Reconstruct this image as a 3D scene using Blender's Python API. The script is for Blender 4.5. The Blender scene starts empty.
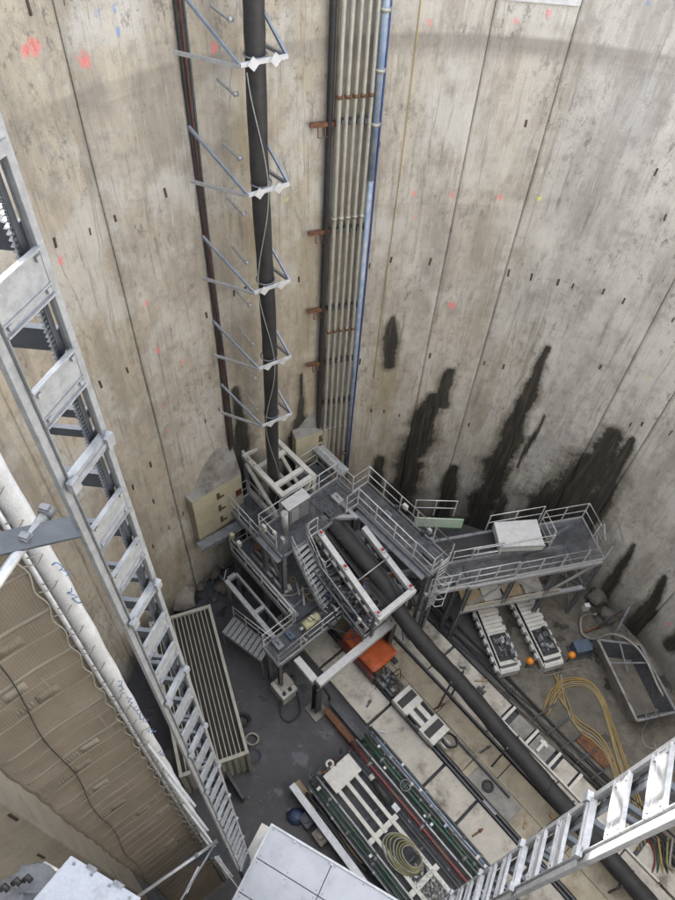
import bpy, math, random
import numpy as np
from mathutils import Vector, Matrix
random.seed(7); rng = np.random.default_rng(7)
S = bpy.context.scene
COL = S.collection
R_ = math.radians
# ------------------------------------------------------------------ camera
HC = 29.0                                   # camera height over the shaft floor
FPX, VPX, VPY = 676.0, 298.0, 1000.0        # focal length and nadir point measured in the 675x900 photo
n = np.array([VPX - 337.5, VPY - 450.0, FPX]); n /= np.linalg.norm(n)
_up = -n; _fw = np.array([0, 0, 1.0]); _Y = _fw - _fw.dot(_up) * _up; _Y /= np.linalg.norm(_Y)
_X = np.cross(_Y, _up); RM = np.array([_X, _Y, _up])
cam_d = bpy.data.cameras.new('camera'); cam = bpy.data.objects.new('camera', cam_d); COL.objects.link(cam)
cam_d.sensor_fit = 'HORIZONTAL'; cam_d.sensor_width = 36.0; cam_d.lens = 36.0 * FPX / 675.0
cam_d.clip_start = 0.05; cam_d.clip_end = 2000
M = Matrix.Identity(4)
for i in range(3):
    M[i][0] = RM[i][0]; M[i][1] = -RM[i][1]; M[i][2] = -RM[i][2]
M[2][3] = HC
cam.matrix_world = M; S.camera = cam
# ------------------------------------------------------------------ light
SUN_AZ, SUN_EL = -70.0, 40.0
w = bpy.data.worlds.new('World'); S.world = w; w.use_nodes = True
nt = w.node_tree; bg = nt.nodes['Background']; sky = nt.nodes.new('ShaderNodeTexSky')
sky.sky_type = 'NISHITA'; sky.sun_disc = False; sky.sun_elevation = R_(SUN_EL); sky.sun_rotation = R_(SUN_AZ)
sky.air_density = 1.0; sky.dust_density = 3.5; sky.ozone_density = 0.6
hs = nt.nodes.new('ShaderNodeHueSaturation'); hs.inputs['Saturation'].default_value = 0.42   # thin high haze
nt.links.new(sky.outputs[0], hs.inputs['Color']); nt.links.new(hs.outputs[0], bg.inputs[0]); bg.inputs[1].default_value = 0.15
sd = bpy.data.lights.new('sun', 'SUN'); sd.energy = 2.8; sd.angle = R_(0.6); sd.color = (1.0, 0.95, 0.88)
sun = bpy.data.objects.new('sun', sd); COL.objects.link(sun)
_d = Vector((math.sin(R_(SUN_AZ)) * math.cos(R_(SUN_EL)), math.cos(R_(SUN_AZ)) * math.cos(R_(SUN_EL)), math.sin(R_(SUN_EL))))
sun.rotation_euler = _d.to_track_quat('Z', 'Y').to_euler(); sun.location = (0, 0, 60)
S.view_settings.view_transform = 'Standard'; S.view_settings.look = 'None'; S.view_settings.gamma = 1
S.view_settings.exposure = 3.24
S.view_settings.use_curve_mapping = False
cy = S.cycles; cy.max_bounces = 6; cy.diffuse_bounces = 3; cy.glossy_bounces = 3; cy.transparent_max_bounces = 12
cy.use_denoising = True; cy.caustics_reflective = False; cy.caustics_refractive = False
# ------------------------------------------------------------------ measures
CX, CY, RS = 3.82, 7.32, 12.35              # shaft axis and radius
RIM = 32.5
a_ = R_(136); UX = Vector((math.sin(a_), math.cos(a_), 0)); VX = Vector((math.sin(R_(46)), math.cos(R_(46)), 0))
ZX = Vector((0, 0, 1))
def W(u, v, h=0.0): return UX * u + VX * v + ZX * h          # axes of the launch track
def P(x, y, h):                                              # photo pixel at height h -> place in the shaft
    d = RM @ np.array([x - 337.5, y - 450.0, FPX]); t = (h - HC) / d[2]
    return Vector((d[0] * t, d[1] * t, h))
def PR(x, y, r):                                             # photo pixel at horizontal distance r from the lens
    d = RM @ np.array([x - 337.5, y - 450.0, FPX]); t = r / math.hypot(d[0], d[1])
    return Vector((d[0] * t, d[1] * t, HC + d[2] * t))
def A(az, r, h=0.0): return Vector((math.sin(R_(az)) * r, math.cos(R_(az)) * r, h))
def WP(phi, z, inset=0.0): return Vector((CX + (RS - inset) * math.sin(R_(phi)), CY + (RS - inset) * math.cos(R_(phi)), z))
# ------------------------------------------------------------------ materials
MATS = {}
def lin(c): return tuple(((x / 12.92) if x <= .04045 else ((x + .055) / 1.055) ** 2.4) for x in c)
def N(t, kind, **kw):
    k = t.nodes.new(kind)
    for a, b in kw.items(): setattr(k, a, b)
    return k
def mixc(t, f, a, b, mode='MIX'):
    m = N(t, 'ShaderNodeMix', data_type='RGBA', blend_type=mode)
    for i, x in ((0, f), (6, a), (7, b)):
        if hasattr(x, 'is_output'): t.links.new(x, m.inputs[i])
        elif i == 0: m.inputs[i].default_value = x
        else: m.inputs[i].default_value = (*x[:3], 1)
    return m.outputs[2]
def mth(t, op, a, b=0.0, clamp=False):
    m = N(t, 'ShaderNodeMath', operation=op); m.use_clamp = clamp
    for i, x in enumerate((a, b)):
        if hasattr(x, 'is_output'): t.links.new(x, m.inputs[i])
        else: m.inputs[i].default_value = x
    return m.outputs[0]
def ramp(t, x, lo, hi):
    m = N(t, 'ShaderNodeMapRange'); m.interpolation_type = 'SMOOTHSTEP'; t.links.new(x, m.inputs[0])
    m.inputs[1].default_value = lo; m.inputs[2].default_value = hi; return m.outputs[0]
def noise(t, vec, sc, det=5, rough=.6):
    k = N(t, 'ShaderNodeTexNoise'); k.inputs['Scale'].default_value = sc; k.inputs['Detail'].default_value = det
    k.inputs['Roughness'].default_value = rough; t.links.new(vec, k.inputs['Vector']); return k.outputs[0]
def mapping(t, vec, sc):
    k = N(t, 'ShaderNodeMapping'); k.inputs['Scale'].default_value = sc; t.links.new(vec, k.inputs[0]); return k.outputs[0]
def newmat(name):
    m = bpy.data.materials.new(name); m.use_nodes = True; t = m.node_tree; MATS[name] = m
    return m, t, t.nodes['Principled BSDF']
def mat(name, c1, c2=None, dirt=None, dirt_amt=.35, rough=.6, metal=0.0, sc=3.0, bump=.15, dsc=1.2, grain=30):
    """weathered surface: two tones, a dirt layer with ragged edges, fine relief"""
    m, t, p = newmat(name); c2 = c2 or tuple(x * .8 for x in c1); dirt = dirt or tuple(x * .35 + .01 for x in c1)
    g = N(t, 'ShaderNodeNewGeometry').outputs['Position']
    na = noise(t, g, sc, 6); nb = noise(t, g, dsc, 8, .7); nc = noise(t, g, grain, 3)
    col = mixc(t, ramp(t, na, .35, .65), c1, c2)
    df = ramp(t, nb, 1 - dirt_amt - .12, 1 - dirt_amt + .14)
    col = mixc(t, df, col, dirt)
    ns = noise(t, g, dsc * 5.5, 10, .85); col = mixc(t, mth(t, 'MULTIPLY', ramp(t, ns, .575, .66), min(.8, dirt_amt * 1.5)), col, dirt)      # splashes and specks
    col = mixc(t, .4, col, mixc(t, nc, (0.2, .2, .2), (1.08, 1.08, 1.08)), 'MULTIPLY')
    t.links.new(col, p.inputs['Base Color']); p.inputs['Metallic'].default_value = metal
    r = mth(t, 'ADD', mth(t, 'MULTIPLY', nb, .35), rough - .17, True); t.links.new(r, p.inputs['Roughness'])
    if bump:
        b = N(t, 'ShaderNodeBump'); b.inputs['Strength'].default_value = bump; b.inputs['Distance'].default_value = .03
        t.links.new(nc, b.inputs['Height']); t.links.new(b.outputs[0], p.inputs['Normal'])
    return m
mat('galv', (.50, .51, .52), (.40, .41, .42), (.17, .16, .14), .22, .5, .45, 8, .05, 2.2, 60)
mat('galv_mast', (.33, .342, .355), (.25, .26, .272), (.15, .142, .13), .24, .52, .3, 14, .03, 3.0, 90)
mat('steel_grey', (.26, .27, .29), (.19, .20, .215), (.08, .075, .07), .36, .55, .3, 4, .08, 1.6, 40)
mat('steel_dark', (.10, .105, .115), (.065, .07, .075), (.13, .11, .09), .34, .6, .2, 5, .08, 1.6, 40)
mat('mast_blue', (.10, .11, .125), (.075, .085, .095), (.15, .145, .13), .25, .5, .35, 6, .05, 2.0, 60)
mat('white_steel', (.66, .65, .61), (.56, .55, .50), (.24, .19, .13), .3, .5, 0, 5, .08, 1.4, 40)
mat('white_clean', (.58, .585, .59), (.50, .505, .51), (.30, .29, .26), .2, .45, 0, 5, .05, 1.2, 40)
mat('cage_white', (.43, .45, .495), (.38, .40, .44), (.25, .255, .265), .36, .45, .1, 2, .03, 1.5, 40)
mat('rail_galv', (.68, .69, .70), (.56, .57, .58), (.33, .31, .28), .2, .45, .3, 6, .03, 2.2, 60)
mat('rubber', (.022, .022, .024), (.035, .034, .034), (.075, .07, .065), .25, .6, 0, 3, .1, 1.4, 30)
mat('belt', (.02, .02, .022), (.032, .032, .033), (.09, .085, .075), .30, .7, 0, 2, .15, 1.0, 30)
mat('rust', (.20, .09, .045), (.13, .06, .035), (.07, .045, .03), .4, .8, .1, 9, .2, 3, 50)
mat('slot_rust', (.10, .065, .045), (.06, .042, .03), (.12, .07, .04), .3, .85, 0, 12, .2, 5, 60)
mat('slab', (.55, .52, .46), (.46, .435, .38), (.18, .165, .14), .42, .8, 0, 1.6, .25, 1.1, 24)
mat('ply', (.43, .385, .295), (.36, .315, .235), (.20, .172, .13), .42, .8, 0, 1.8, .2, 1.2, 24)
mat('slab_grey', (.30, .29, .27), (.22, .215, .20), (.11, .10, .09), .42, .8, 0, 2, .2, 1.3, 24)
mat('orange', (.64, .13, .03), (.50, .095, .028), (.20, .075, .045), .38, .5, 0, 3, .08, 1.8, 30)
mat('red_paint', (.15, .018, .022), (.11, .016, .018), (.10, .07, .055), .46, .45, 0, 4, .06, 2, 30)
mat('deck_red', (.085, .045, .042), (.06, .035, .035), (.10, .09, .08), .4, .6, .1, 4, .1, 1.6, 40)
mat('green_paint', (.016, .07, .045), (.013, .05, .034), (.09, .09, .075), .46, .45, 0, 4, .06, 2, 30)
mat('green_pale', (.34, .50, .38), (.48, .56, .48), (.50, .52, .48), .45, .5, 0, 1.0, .05, 1.2, 30)
mat('blue_paint', (.04, .12, .42), (.05, .14, .36), (.20, .24, .30), .25, .45, 0, 4, .05, 2, 30)
mat('blue_steel', (.27, .31, .37), (.21, .245, .29), (.30, .30, .29), .22, .45, .35, 6, .04, 2.2, 60)
mat('blue_pale', (.19, .27, .40), (.33, .38, .44), (.12, .18, .32), .3, .5, .1, 3, .05, 2, 30)
mat('yellow_hose', (.37, .265, .09), (.30, .215, .08), (.20, .15, .07), .35, .6, 0, 4, .05, 2.5, 30)
mat('olive_hose', (.26, .25, .11), (.20, .20, .09), (.14, .13, .08), .35, .6, 0, 4, .05, 2.5, 30)
mat('grey_hose', (.34, .32, .27), (.28, .26, .22), (.16, .15, .12), .3, .6, 0, 4, .05, 2.5, 30)
mat('lamp_orange', (.75, .27, .02), (.68, .23, .02), (.4, .15, .02), .12, .35, 0, 4, .02, 2.5, 30)
mat('pipe_pale', (.47, .46, .40), (.39, .38, .33), (.25, .21, .15), .28, .45, .3, 4, .05, 1.6, 40)
mat('cream_block', (.46, .425, .31), (.40, .365, .26), (.24, .20, .12), .32, .85, 0, 1.5, .2, 1.3, 22)
mat('pier_concrete', (.46, .42, .345), (.40, .365, .30), (.27, .24, .19), .36, .9, 0, 1.4, .5, 1.0, 16)
mat('container', (.42, .41, .35), (.36, .35, .295), (.20, .165, .12), .28, .55, .1, 3, .06, 1.4, 30)
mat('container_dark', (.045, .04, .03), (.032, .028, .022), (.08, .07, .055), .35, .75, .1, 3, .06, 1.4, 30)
mat('canvas', (.225, .190, .145), (.19, .16, .122), (.275, .238, .188), .40, .9, 0, 2.0, .3, .7, 45)
mat('canvas_seam', (.29, .262, .215), (.25, .226, .186), (.21, .188, .153), .35, .9, 0, 3, .3, 1.2, 45)
mat('canvas_edge', (.60, .615, .63), (.52, .53, .545), (.33, .32, .30), .30, .8, 0, 3, .3, 1.6, 40)
mat('ink_blue', (.10, .20, .42), (.14, .25, .46), (.4, .45, .5), .35, .8, 0, 6, 0, 4, 40)
mat('mud', (.15, .135, .11), (.11, .10, .085), (.075, .07, .06), .4, .8, 0, 1.5, .3, .9, 18)
mat('boulder', (.33, .30, .25), (.26, .235, .20), (.17, .15, .12), .35, .9, 0, 3, .5, 1.6, 14)
mat('wood', (.40, .31, .19), (.33, .25, .15), (.20, .16, .11), .3, .8, 0, 4, .15, 2, 40)
mat('tarp_blue', (.05, .08, .17), (.06, .09, .15), (.10, .10, .12), .3, .6, 0, 3, .2, 2, 30)
mat('motor_blue', (.10, .14, .20), (.08, .11, .16), (.12, .12, .12), .3, .5, .2, 4, .06, 2, 30)
mat('motor_yellow', (.55, .53, .30), (.50, .49, .34), (.25, .22, .14), .25, .5, 0, 4, .06, 2, 30)
mat('red_lamp', (.42, .02, .015), (.38, .02, .015), (.2, .03, .02), .15, .3, 0, 6, .02, 3, 30)
mat('grey_cloth', (.23, .235, .24), (.18, .185, .19), (.12, .12, .12), .3, .85, 0, 4, .4, 2, 25)
mat('blue_cable', (.04, .07, .22), (.035, .06, .18), (.08, .09, .16), .2, .5, 0, 4, .02, 2, 30)
mat('red_cable', (.15, .045, .035), (.10, .035, .03), (.06, .03, .03), .4, .6, 0, 4, .02, 2, 30)
mat('yellow_rope', (.48, .36, .10), (.4, .3, .09), (.3, .25, .12), .3, .8, 0, 4, .02, 2, 30)
def grating():
    m, t, p = newmat('grating')
    tc = N(t, 'ShaderNodeNewGeometry').outputs['Position']
    sx = N(t, 'ShaderNodeSeparateXYZ'); t.links.new(tc, sx.inputs[0])
    def bars(ax, per, duty):
        vm = N(t, 'ShaderNodeVectorMath', operation='DOT_PRODUCT'); t.links.new(tc, vm.inputs[0]); vm.inputs[1].default_value = ax
        f = mth(t, 'FRACT', mth(t, 'DIVIDE', vm.outputs['Value'], per)); return mth(t, 'LESS_THAN', f, duty)
    a = bars(UX, .066, .26); b = bars(VX, .10, .2)
    solid = mth(t, 'MAXIMUM', a, b)
    na = noise(t, tc, 2.0, 6)
    col = mixc(t, ramp(t, na, .35, .65), (.19, .20, .22), (.115, .12, .13))
    t.links.new(col, p.inputs['Base Color']); p.inputs['Metallic'].default_value = .4; p.inputs['Roughness'].default_value = .5
    tr = N(t, 'ShaderNodeBsdfTransparent'); mx = N(t, 'ShaderNodeMixShader')
    t.links.new(solid, mx.inputs[0]); t.links.new(tr.outputs[0], mx.inputs[1]); t.links.new(p.outputs[0], mx.inputs[2])
    t.links.new(mx.outputs[0], t.nodes['Material Output'].inputs[0])
grating()
def plastic():
    m, t, p = newmat('clear_plastic'); g = N(t, 'ShaderNodeNewGeometry').outputs['Position']; nn = noise(t, g, 9, 4)
    p.inputs['Base Color'].default_value = (.42, .42, .38, 1); p.inputs['Roughness'].default_value = .25
    tr = N(t, 'ShaderNodeBsdfTransparent'); mx = N(t, 'ShaderNodeMixShader'); t.links.new(ramp(t, nn, .42, .75), mx.inputs[0])
    t.links.new(tr.outputs[0], mx.inputs[1]); t.links.new(p.outputs[0], mx.inputs[2]); t.links.new(mx.outputs[0], t.nodes['Material Output'].inputs[0])
plastic()
def wall_mat():
    m, t, p = newmat('wall_concrete')
    uv = N(t, 'ShaderNodeUVMap').outputs[0]                       # arc metres, height metres
    st = N(t, 'ShaderNodeAttribute', attribute_name='stain').outputs['Fac']
    gr = N(t, 'ShaderNodeAttribute', attribute_name='damp').outputs['Fac']
    ye = N(t, 'ShaderNodeAttribute', attribute_name='ochre').outputs['Fac']
    pa = N(t, 'ShaderNodeAttribute', attribute_name='paint')
    tone = N(t, 'ShaderNodeAttribute', attribute_name='tone').outputs['Fac']
    s1 = noise(t, mapping(t, uv, (1.0, .16, 1)), 1.1, 10, .72)
    s2 = noise(t, mapping(t, uv, (3.0, .22, 1)), 1.6, 8, .7)
    pt = noise(t, mapping(t, uv, (.55, .42, 1)), .8, 10, .68)
    fine = noise(t, mapping(t, uv, (1, .6, 1)), 9, 8, .75)
    sp = noise(t, uv, 30, 6, .8)
    md = noise(t, mapping(t, uv, (1, .7, 1)), 2.6, 10, .75)
    col = mixc(t, tone, (.45, .395, .315), (.455, .446, .425))
    lf = N(t, 'ShaderNodeTexBrick'); lf.offset = .37; lf.inputs['Scale'].default_value = 1.0; lf.inputs['Brick Width'].default_value = 2.7; lf.inputs['Row Height'].default_value = 4.4; lf.inputs['Mortar Size'].default_value = .0
    lf.inputs['Color1'].default_value = (.86, .86, .86, 1); lf.inputs['Color2'].default_value = (1.12, 1.11, 1.08, 1); t.links.new(uv, lf.inputs['Vector'])
    col = mixc(t, .75, col, lf.outputs[0], 'MULTIPLY')
    col = mixc(t, mth(t, 'MULTIPLY', ramp(t, s1, .40, .62), .8), col, mixc(t, .6, col, (.19, .17, .14)))
    col = mixc(t, mth(t, 'MULTIPLY', ramp(t, md, .48, .62), .5), col, (.225, .215, .197))
    col = mixc(t, mth(t, 'MULTIPLY', ramp(t, pt, .46, .62), .7), col, (.53, .52, .485))          # pale lime patches
    col = mixc(t, mth(t, 'MULTIPLY', ramp(t, s2, .55, .70), .6), col, (.13, .12, .10))        # dark run marks
    col = mixc(t, mth(t, 'MULTIPLY', ramp(t, fine, .58, .72), .38), col, (.15, .14, .12))
    v1 = noise(t, mapping(t, uv, (7.0, .30, 1)), 1.5, 6, .75); v2 = noise(t, mapping(t, uv, (4.0, .12, 1)), 1.0, 6, .7)
    col = mixc(t, mth(t, 'MULTIPLY', ramp(t, v1, .56, .70), .42), col, (.62, .61, .57))          # pale lime runs
    blot = mth(t, 'MULTIPLY', ramp(t, noise(t, mapping(t, uv, (1, .45, 1)), 4.2, 12, .82), .52, .60), ramp(t, noise(t, mapping(t, uv, (.8, .5, 1)), .55, 4), .46, .60))
    col = mixc(t, mth(t, 'MULTIPLY', blot, .72), col, (.13, .123, .11))                           # scabby dark mottling
    col = mixc(t, mth(t, 'MULTIPLY', ramp(t, v2, .56, .68), .5), col, (.17, .158, .135))
    v3 = noise(t, mapping(t, uv, (16.0, .5, 1)), 1.3, 5, .7); col = mixc(t, mth(t, 'MULTIPLY', ramp(t, v3, .55, .68), .42), col, (.19, .175, .15))
    col = mixc(t, mth(t, 'MULTIPLY', ye, ramp(t, s1, .30, .62)), col, (.29, .235, .135))
    col = mixc(t, mth(t, 'MULTIPLY', gr, mth(t, 'ADD', mth(t, 'MULTIPLY', ramp(t, pt, .30, .62), .5), .5)), col, (.16, .145, .125))
    # thin cracks that run down
    cr = N(t, 'ShaderNodeTexVoronoi', feature='DISTANCE_TO_EDGE'); cr.inputs['Scale'].default_value = .55
    wv = N(t, 'ShaderNodeVectorMath', operation='ADD'); t.links.new(mapping(t, uv, (1, .09, 1)), wv.inputs[0])
    nz = N(t, 'ShaderNodeTexNoise'); nz.inputs['Scale'].default_value = 1.8; t.links.new(mapping(t, uv, (1, .5, 1)), nz.inputs['Vector'])
    sc = N(t, 'ShaderNodeVectorMath', operation='SCALE'); sc.inputs['Scale'].default_value = .12; t.links.new(nz.outputs[1], sc.inputs[0])
    t.links.new(sc.outputs[0], wv.inputs[1]); t.links.new(wv.outputs[0], cr.inputs['Vector'])
    ck = mth(t, 'MULTIPLY', mth(t, 'SUBTRACT', 1.0, ramp(t, cr.outputs[0], .002, .008)), ramp(t, pt, .50, .60))
    col = mixc(t, mth(t, 'MULTIPLY', ck, .35), col, (.10, .09, .08))
    # wet stains, ragged edge
    dr = noise(t, mapping(t, uv, (5.0, .35, 1)), 1.4, 8, .7); rg = noise(t, uv, 3.2, 10, .75)
    nn_ = mth(t, 'ADD', mth(t, 'MULTIPLY', dr, .40), mth(t, 'ADD', mth(t, 'MULTIPLY', rg, .35), mth(t, 'MULTIPLY', fine, .40)))
    f = mth(t, 'ADD', st, mth(t, 'MULTIPLY', mth(t, 'SUBTRACT', nn_, .58), 2.0))
    gate = ramp(t, st, .01, .14)
    edge = mth(t, 'MULTIPLY', ramp(t, f, -.05, .55), gate); wet = mth(t, 'MULTIPLY', ramp(t, f, .48, .82), gate)
    col = mixc(t, mth(t, 'MULTIPLY', edge, .55), col, mixc(t, ramp(t, rg, .42, .6), (.11, .10, .06), (.085, .075, .06)))
    col = mixc(t, mth(t, 'MULTIPLY', wet, .95), col, mixc(t, ramp(t, dr, .45, .62), (.022, .021, .019), (.062, .057, .043)))
    # spray paint
    pf = mth(t, 'MULTIPLY', ramp(t, mth(t, 'ADD', pa.outputs['Alpha'], mth(t, 'MULTIPLY', mth(t, 'SUBTRACT', mth(t, 'ADD', mth(t, 'MULTIPLY', fine, .5), mth(t, 'MULTIPLY', s2, .5)), .5), 4.5)), .55, .95), ramp(t, pa.outputs['Alpha'], .03, .15))
    col = mixc(t, mth(t, 'MULTIPLY', pf, .55), col, pa.outputs['Color'])
    col = mixc(t, .34, col, mixc(t, ramp(t, sp, .3, .7), (.45, .45, .45), (1.15, 1.15, 1.15)), 'MULTIPLY')
    t.links.new(col, p.inputs['Base Color'])
    r = mth(t, 'SUBTRACT', .88, mth(t, 'MULTIPLY', wet, .45)); t.links.new(r, p.inputs['Roughness'])
    b = N(t, 'ShaderNodeBump'); b.inputs['Strength'].default_value = .45; b.inputs['Distance'].default_value = .06
    hh = mth(t, 'ADD', mth(t, 'MULTIPLY', fine, .7), mth(t, 'ADD', mth(t, 'MULTIPLY', sp, .35), mth(t, 'MULTIPLY', s1, 1.2)))
    hh = mth(t, 'SUBTRACT', hh, mth(t, 'MULTIPLY', ck, .5))
    t.links.new(hh, b.inputs['Height']); t.links.new(b.outputs[0], p.inputs['Normal'])
wall_mat()
def floor_mat():
    m, t, p = newmat('floor_mud')
    g = N(t, 'ShaderNodeNewGeometry').outputs['Position']
    a = noise(t, g, .35, 7, .65); b2 = noise(t, g, 2.2, 7, .7); c = noise(t, g, 18, 4, .7)
    sx = N(t, 'ShaderNodeSeparateXYZ'); t.links.new(g, sx.inputs[0])
    right = ramp(t, mth(t, 'ADD', sx.outputs[0], mth(t, 'MULTIPLY', a, 3.0)), 7.5, 10.5)       # the dusty bay on the right
    col = mixc(t, ramp(t, a, .35, .65), (.050, .050, .056), (.075, .073, .076))
    col = mixc(t, right, col, mixc(t, ramp(t, b2, .4, .62), (.15, .135, .11), (.085, .076, .06)))
    col = mixc(t, mth(t, 'MULTIPLY', ramp(t, b2, .52, .7), .5), col, (.15, .14, .125))
    col = mixc(t, .4, col, mixc(t, c, (.4, .4, .4), (1.2, 1.2, 1.2)), 'MULTIPLY')
    e = noise(t, g, 6.5, 10, .85); col = mixc(t, mth(t, 'MULTIPLY', ramp(t, e, .58, .66), .55), col, (.17, .16, .14))
    k = noise(t, g, .9, 6, .6); wet = ramp(t, k, .55, .62); col = mixc(t, mth(t, 'MULTIPLY', wet, .6), col, (.022, .022, .024))
    t.links.new(col, p.inputs['Base Color']); t.links.new(mth(t, 'SUBTRACT', mth(t, 'ADD', mth(t, 'MULTIPLY', b2, .5), .42), mth(t, 'MULTIPLY', wet, .5)), p.inputs['Roughness'])
    b = N(t, 'ShaderNodeBump'); b.inputs['Strength'].default_value = .4; b.inputs['Distance'].default_value = .05
    t.links.new(mth(t, 'ADD', b2, mth(t, 'MULTIPLY', c, .4)), b.inputs['Height']); t.links.new(b.outputs[0], p.inputs['Normal'])
floor_mat()
def canvas_ribs():
    t = MATS['canvas'].node_tree; p = t.nodes['Principled BSDF']; g = N(t, 'ShaderNodeNewGeometry').outputs['Position']
    vm = N(t, 'ShaderNodeVectorMath', operation='DOT_PRODUCT'); t.links.new(g, vm.inputs[0]); vm.inputs[1].default_value = (math.sin(R_(52)), math.cos(R_(52)), 0)
    w_ = mth(t, 'SINE', mth(t, 'MULTIPLY', vm.outputs['Value'], 190.0)); b = N(t, 'ShaderNodeBump'); b.inputs['Strength'].default_value = .22; b.inputs['Distance'].default_value = .006
    t.links.new(w_, b.inputs['Height']); old = p.inputs['Normal'].links[0].from_socket; t.links.new(old, b.inputs['Normal']); t.links.new(b.outputs[0], p.inputs['Normal'])
canvas_ribs()
# ------------------------------------------------------------------ mesh helpers
BASE = {}
def tag(o, label=None, cat=None, group=None, kind=None):
    if label: o['label'] = label
    if cat: o['category'] = cat
    if group: o['group'] = group
    if kind: o['kind'] = kind
    return o
def thing(name, label, cat, loc=(0, 0, 0), group=None, kind=None):
    o = bpy.data.objects.new(name, None); COL.objects.link(o); o.location = loc; o.empty_display_size = .2
    BASE[o.name] = Vector(loc); return tag(o, label, cat, group, kind)
def place(name, me, parent, off=None):
    o = bpy.data.objects.new(name, me); COL.objects.link(o)
    if parent is not None:
        o.parent = parent; BASE[o.name] = BASE[parent.name]
    else: BASE[o.name] = Vector((0, 0, 0))
    if off is not None: o.location = off
    return o
def frame_of(d, up=ZX):
    d = d.normalized(); s = d.cross(up)
    if s.length < 1e-4: s = d.cross(Vector((1, 0, 0)) if abs(d.x) < .9 else VX)
    s.normalize(); return d, s, s.cross(d).normalized()
class MB:
    def __init__(s): s.v = []; s.f = []; s.sm = []
    def add(s, vs, fs, smooth=False):
        o = len(s.v); s.v += [Vector(x) for x in vs]; s.f += [tuple(i + o for i in f) for f in fs]; s.sm += [smooth] * len(fs); return s
    def hexa(s, c): # 8 corners: bottom 4 then top 4
        return s.add(c, [(3, 2, 1, 0), (4, 5, 6, 7), (0, 1, 5, 4), (1, 2, 6, 5), (2, 3, 7, 6), (3, 0, 4, 7)])
    def ubox(s, u0, u1, v0, v1, h0, h1):
        return s.hexa([W(u0, v0, h0), W(u1, v0, h0), W(u1, v1, h0), W(u0, v1, h0), W(u0, v0, h1), W(u1, v0, h1), W(u1, v1, h1), W(u0, v1, h1)])
    def obox(s, c, ax, ay, az):
        c = Vector(c); return s.hexa([c - ax - ay - az, c + ax - ay - az, c + ax + ay - az, c - ax + ay - az, c - ax - ay + az, c + ax - ay + az, c + ax + ay + az, c - ax + ay + az])
    def beam(s, p, q, wd, ht, up=ZX):
        p, q = Vector(p), Vector(q); d, a, b = frame_of(q - p, up); a = a * (wd / 2); b = b * (ht / 2)
        return s.hexa([p - a - b, p + a - b, q + a - b, q - a - b, p - a + b, p + a + b, q + a + b, q - a + b])
    def ibeam(s, p, q, wd, ht, up=ZX, t=.03):
        p, q = Vector(p), Vector(q); d, a, b = frame_of(q - p, up)
        s.beam(p + b * (ht / 2 - t / 2), q + b * (ht / 2 - t / 2), wd, t, up); s.beam(p - b * (ht / 2 - t / 2), q - b * (ht / 2 - t / 2), wd, t, up)
        return s.beam(p, q, t, ht - 2 * t, up)
    def channel(s, p, q, wd, ht, up=ZX, t=.025):
        p, q = Vector(p), Vector(q); d, a, b = frame_of(q - p, up)
        s.beam(p, q, wd, t, up)
        for k in (-1, 1): s.beam(p + a * k * (wd / 2 - t / 2) - b * ht / 2, q + a * k * (wd / 2 - t / 2) - b * ht / 2, t, ht - t, up)
        return s
    def tube(s, pts, r, k=8, cap=True, rad=None):
        pts = [Vector(x) for x in pts]; rings = []; prev = None
        for i, pnt in enumerate(pts):
            d = (pts[min(i + 1, len(pts) - 1)] - pts[max(i - 1, 0)])
            if d.length < 1e-7: d = Vector((0, 0, 1))
            d.normalize()
            if prev is None: _, a, b = frame_of(d)
            else:
                a = (prev - d * prev.dot(d))
                if a.length < 1e-5: _, a, b = frame_of(d)
                a.normalize(); b = a.cross(d)
            prev = a; rr = rad[i] if rad else r
            rings.append([pnt + (a * math.cos(2 * math.pi * j / k) + b * math.sin(2 * math.pi * j / k)) * rr for j in range(k)])
        o = len(s.v); s.v += [x for rg in rings for x in rg]
        for i in range(len(pts) - 1):
            for j in range(k):
                s.f.append((o + i * k + j, o + i * k + (j + 1) % k, o + (i + 1) * k + (j + 1) % k, o + (i + 1) * k + j)); s.sm.append(True)
        if cap:
            s.f.append(tuple(o + j for j in range(k))[::-1]); s.sm.append(False)
            s.f.append(tuple(o + (len(pts) - 1) * k + j for j in range(k))); s.sm.append(False)
        return s
    def cyl(s, p, q, r, k=14): return s.tube([p, q], r, k)
    def mesh(s, name, m, off=Vector((0, 0, 0))):
        me = bpy.data.meshes.new(name); me.from_pydata([tuple(x - off) for x in s.v], [], s.f); me.materials.append(MATS[m])
        me.polygons.foreach_set('use_smooth', s.sm); me.update(); return me
    def build(s, name, m, parent=None, bevel=0.0):
        if parent is None:
            off = Vector((sum(x.x for x in s.v) / len(s.v), sum(x.y for x in s.v) / len(s.v), min(x.z for x in s.v)))
            o = bpy.data.objects.new(name, s.mesh(name, m, off)); COL.objects.link(o); o.location = off; BASE[o.name] = off
        else: o = place(name, s.mesh(name, m, BASE[parent.name]), parent)
        if bevel:
            b = o.modifiers.new('bevel', 'BEVEL'); b.width = bevel; b.segments = 2; b.limit_method = 'ANGLE'
        return o
def spline(pts, k=8):
    pts = [Vector(p) for p in pts]; out = []
    for i in range(len(pts) - 1):
        p0, p1, p2, p3 = pts[max(i - 1, 0)], pts[i], pts[i + 1], pts[min(i + 2, len(pts) - 1)]
        for j in range(k):
            t = j / k; out.append(.5 * ((2 * p1) + (p2 - p0) * t + (2 * p0 - 5 * p1 + 4 * p2 - p3) * t * t + (3 * p1 - p0 - 3 * p2 + p3) * t ** 3))
    return out + [pts[-1]]
POSTM = {}
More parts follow.
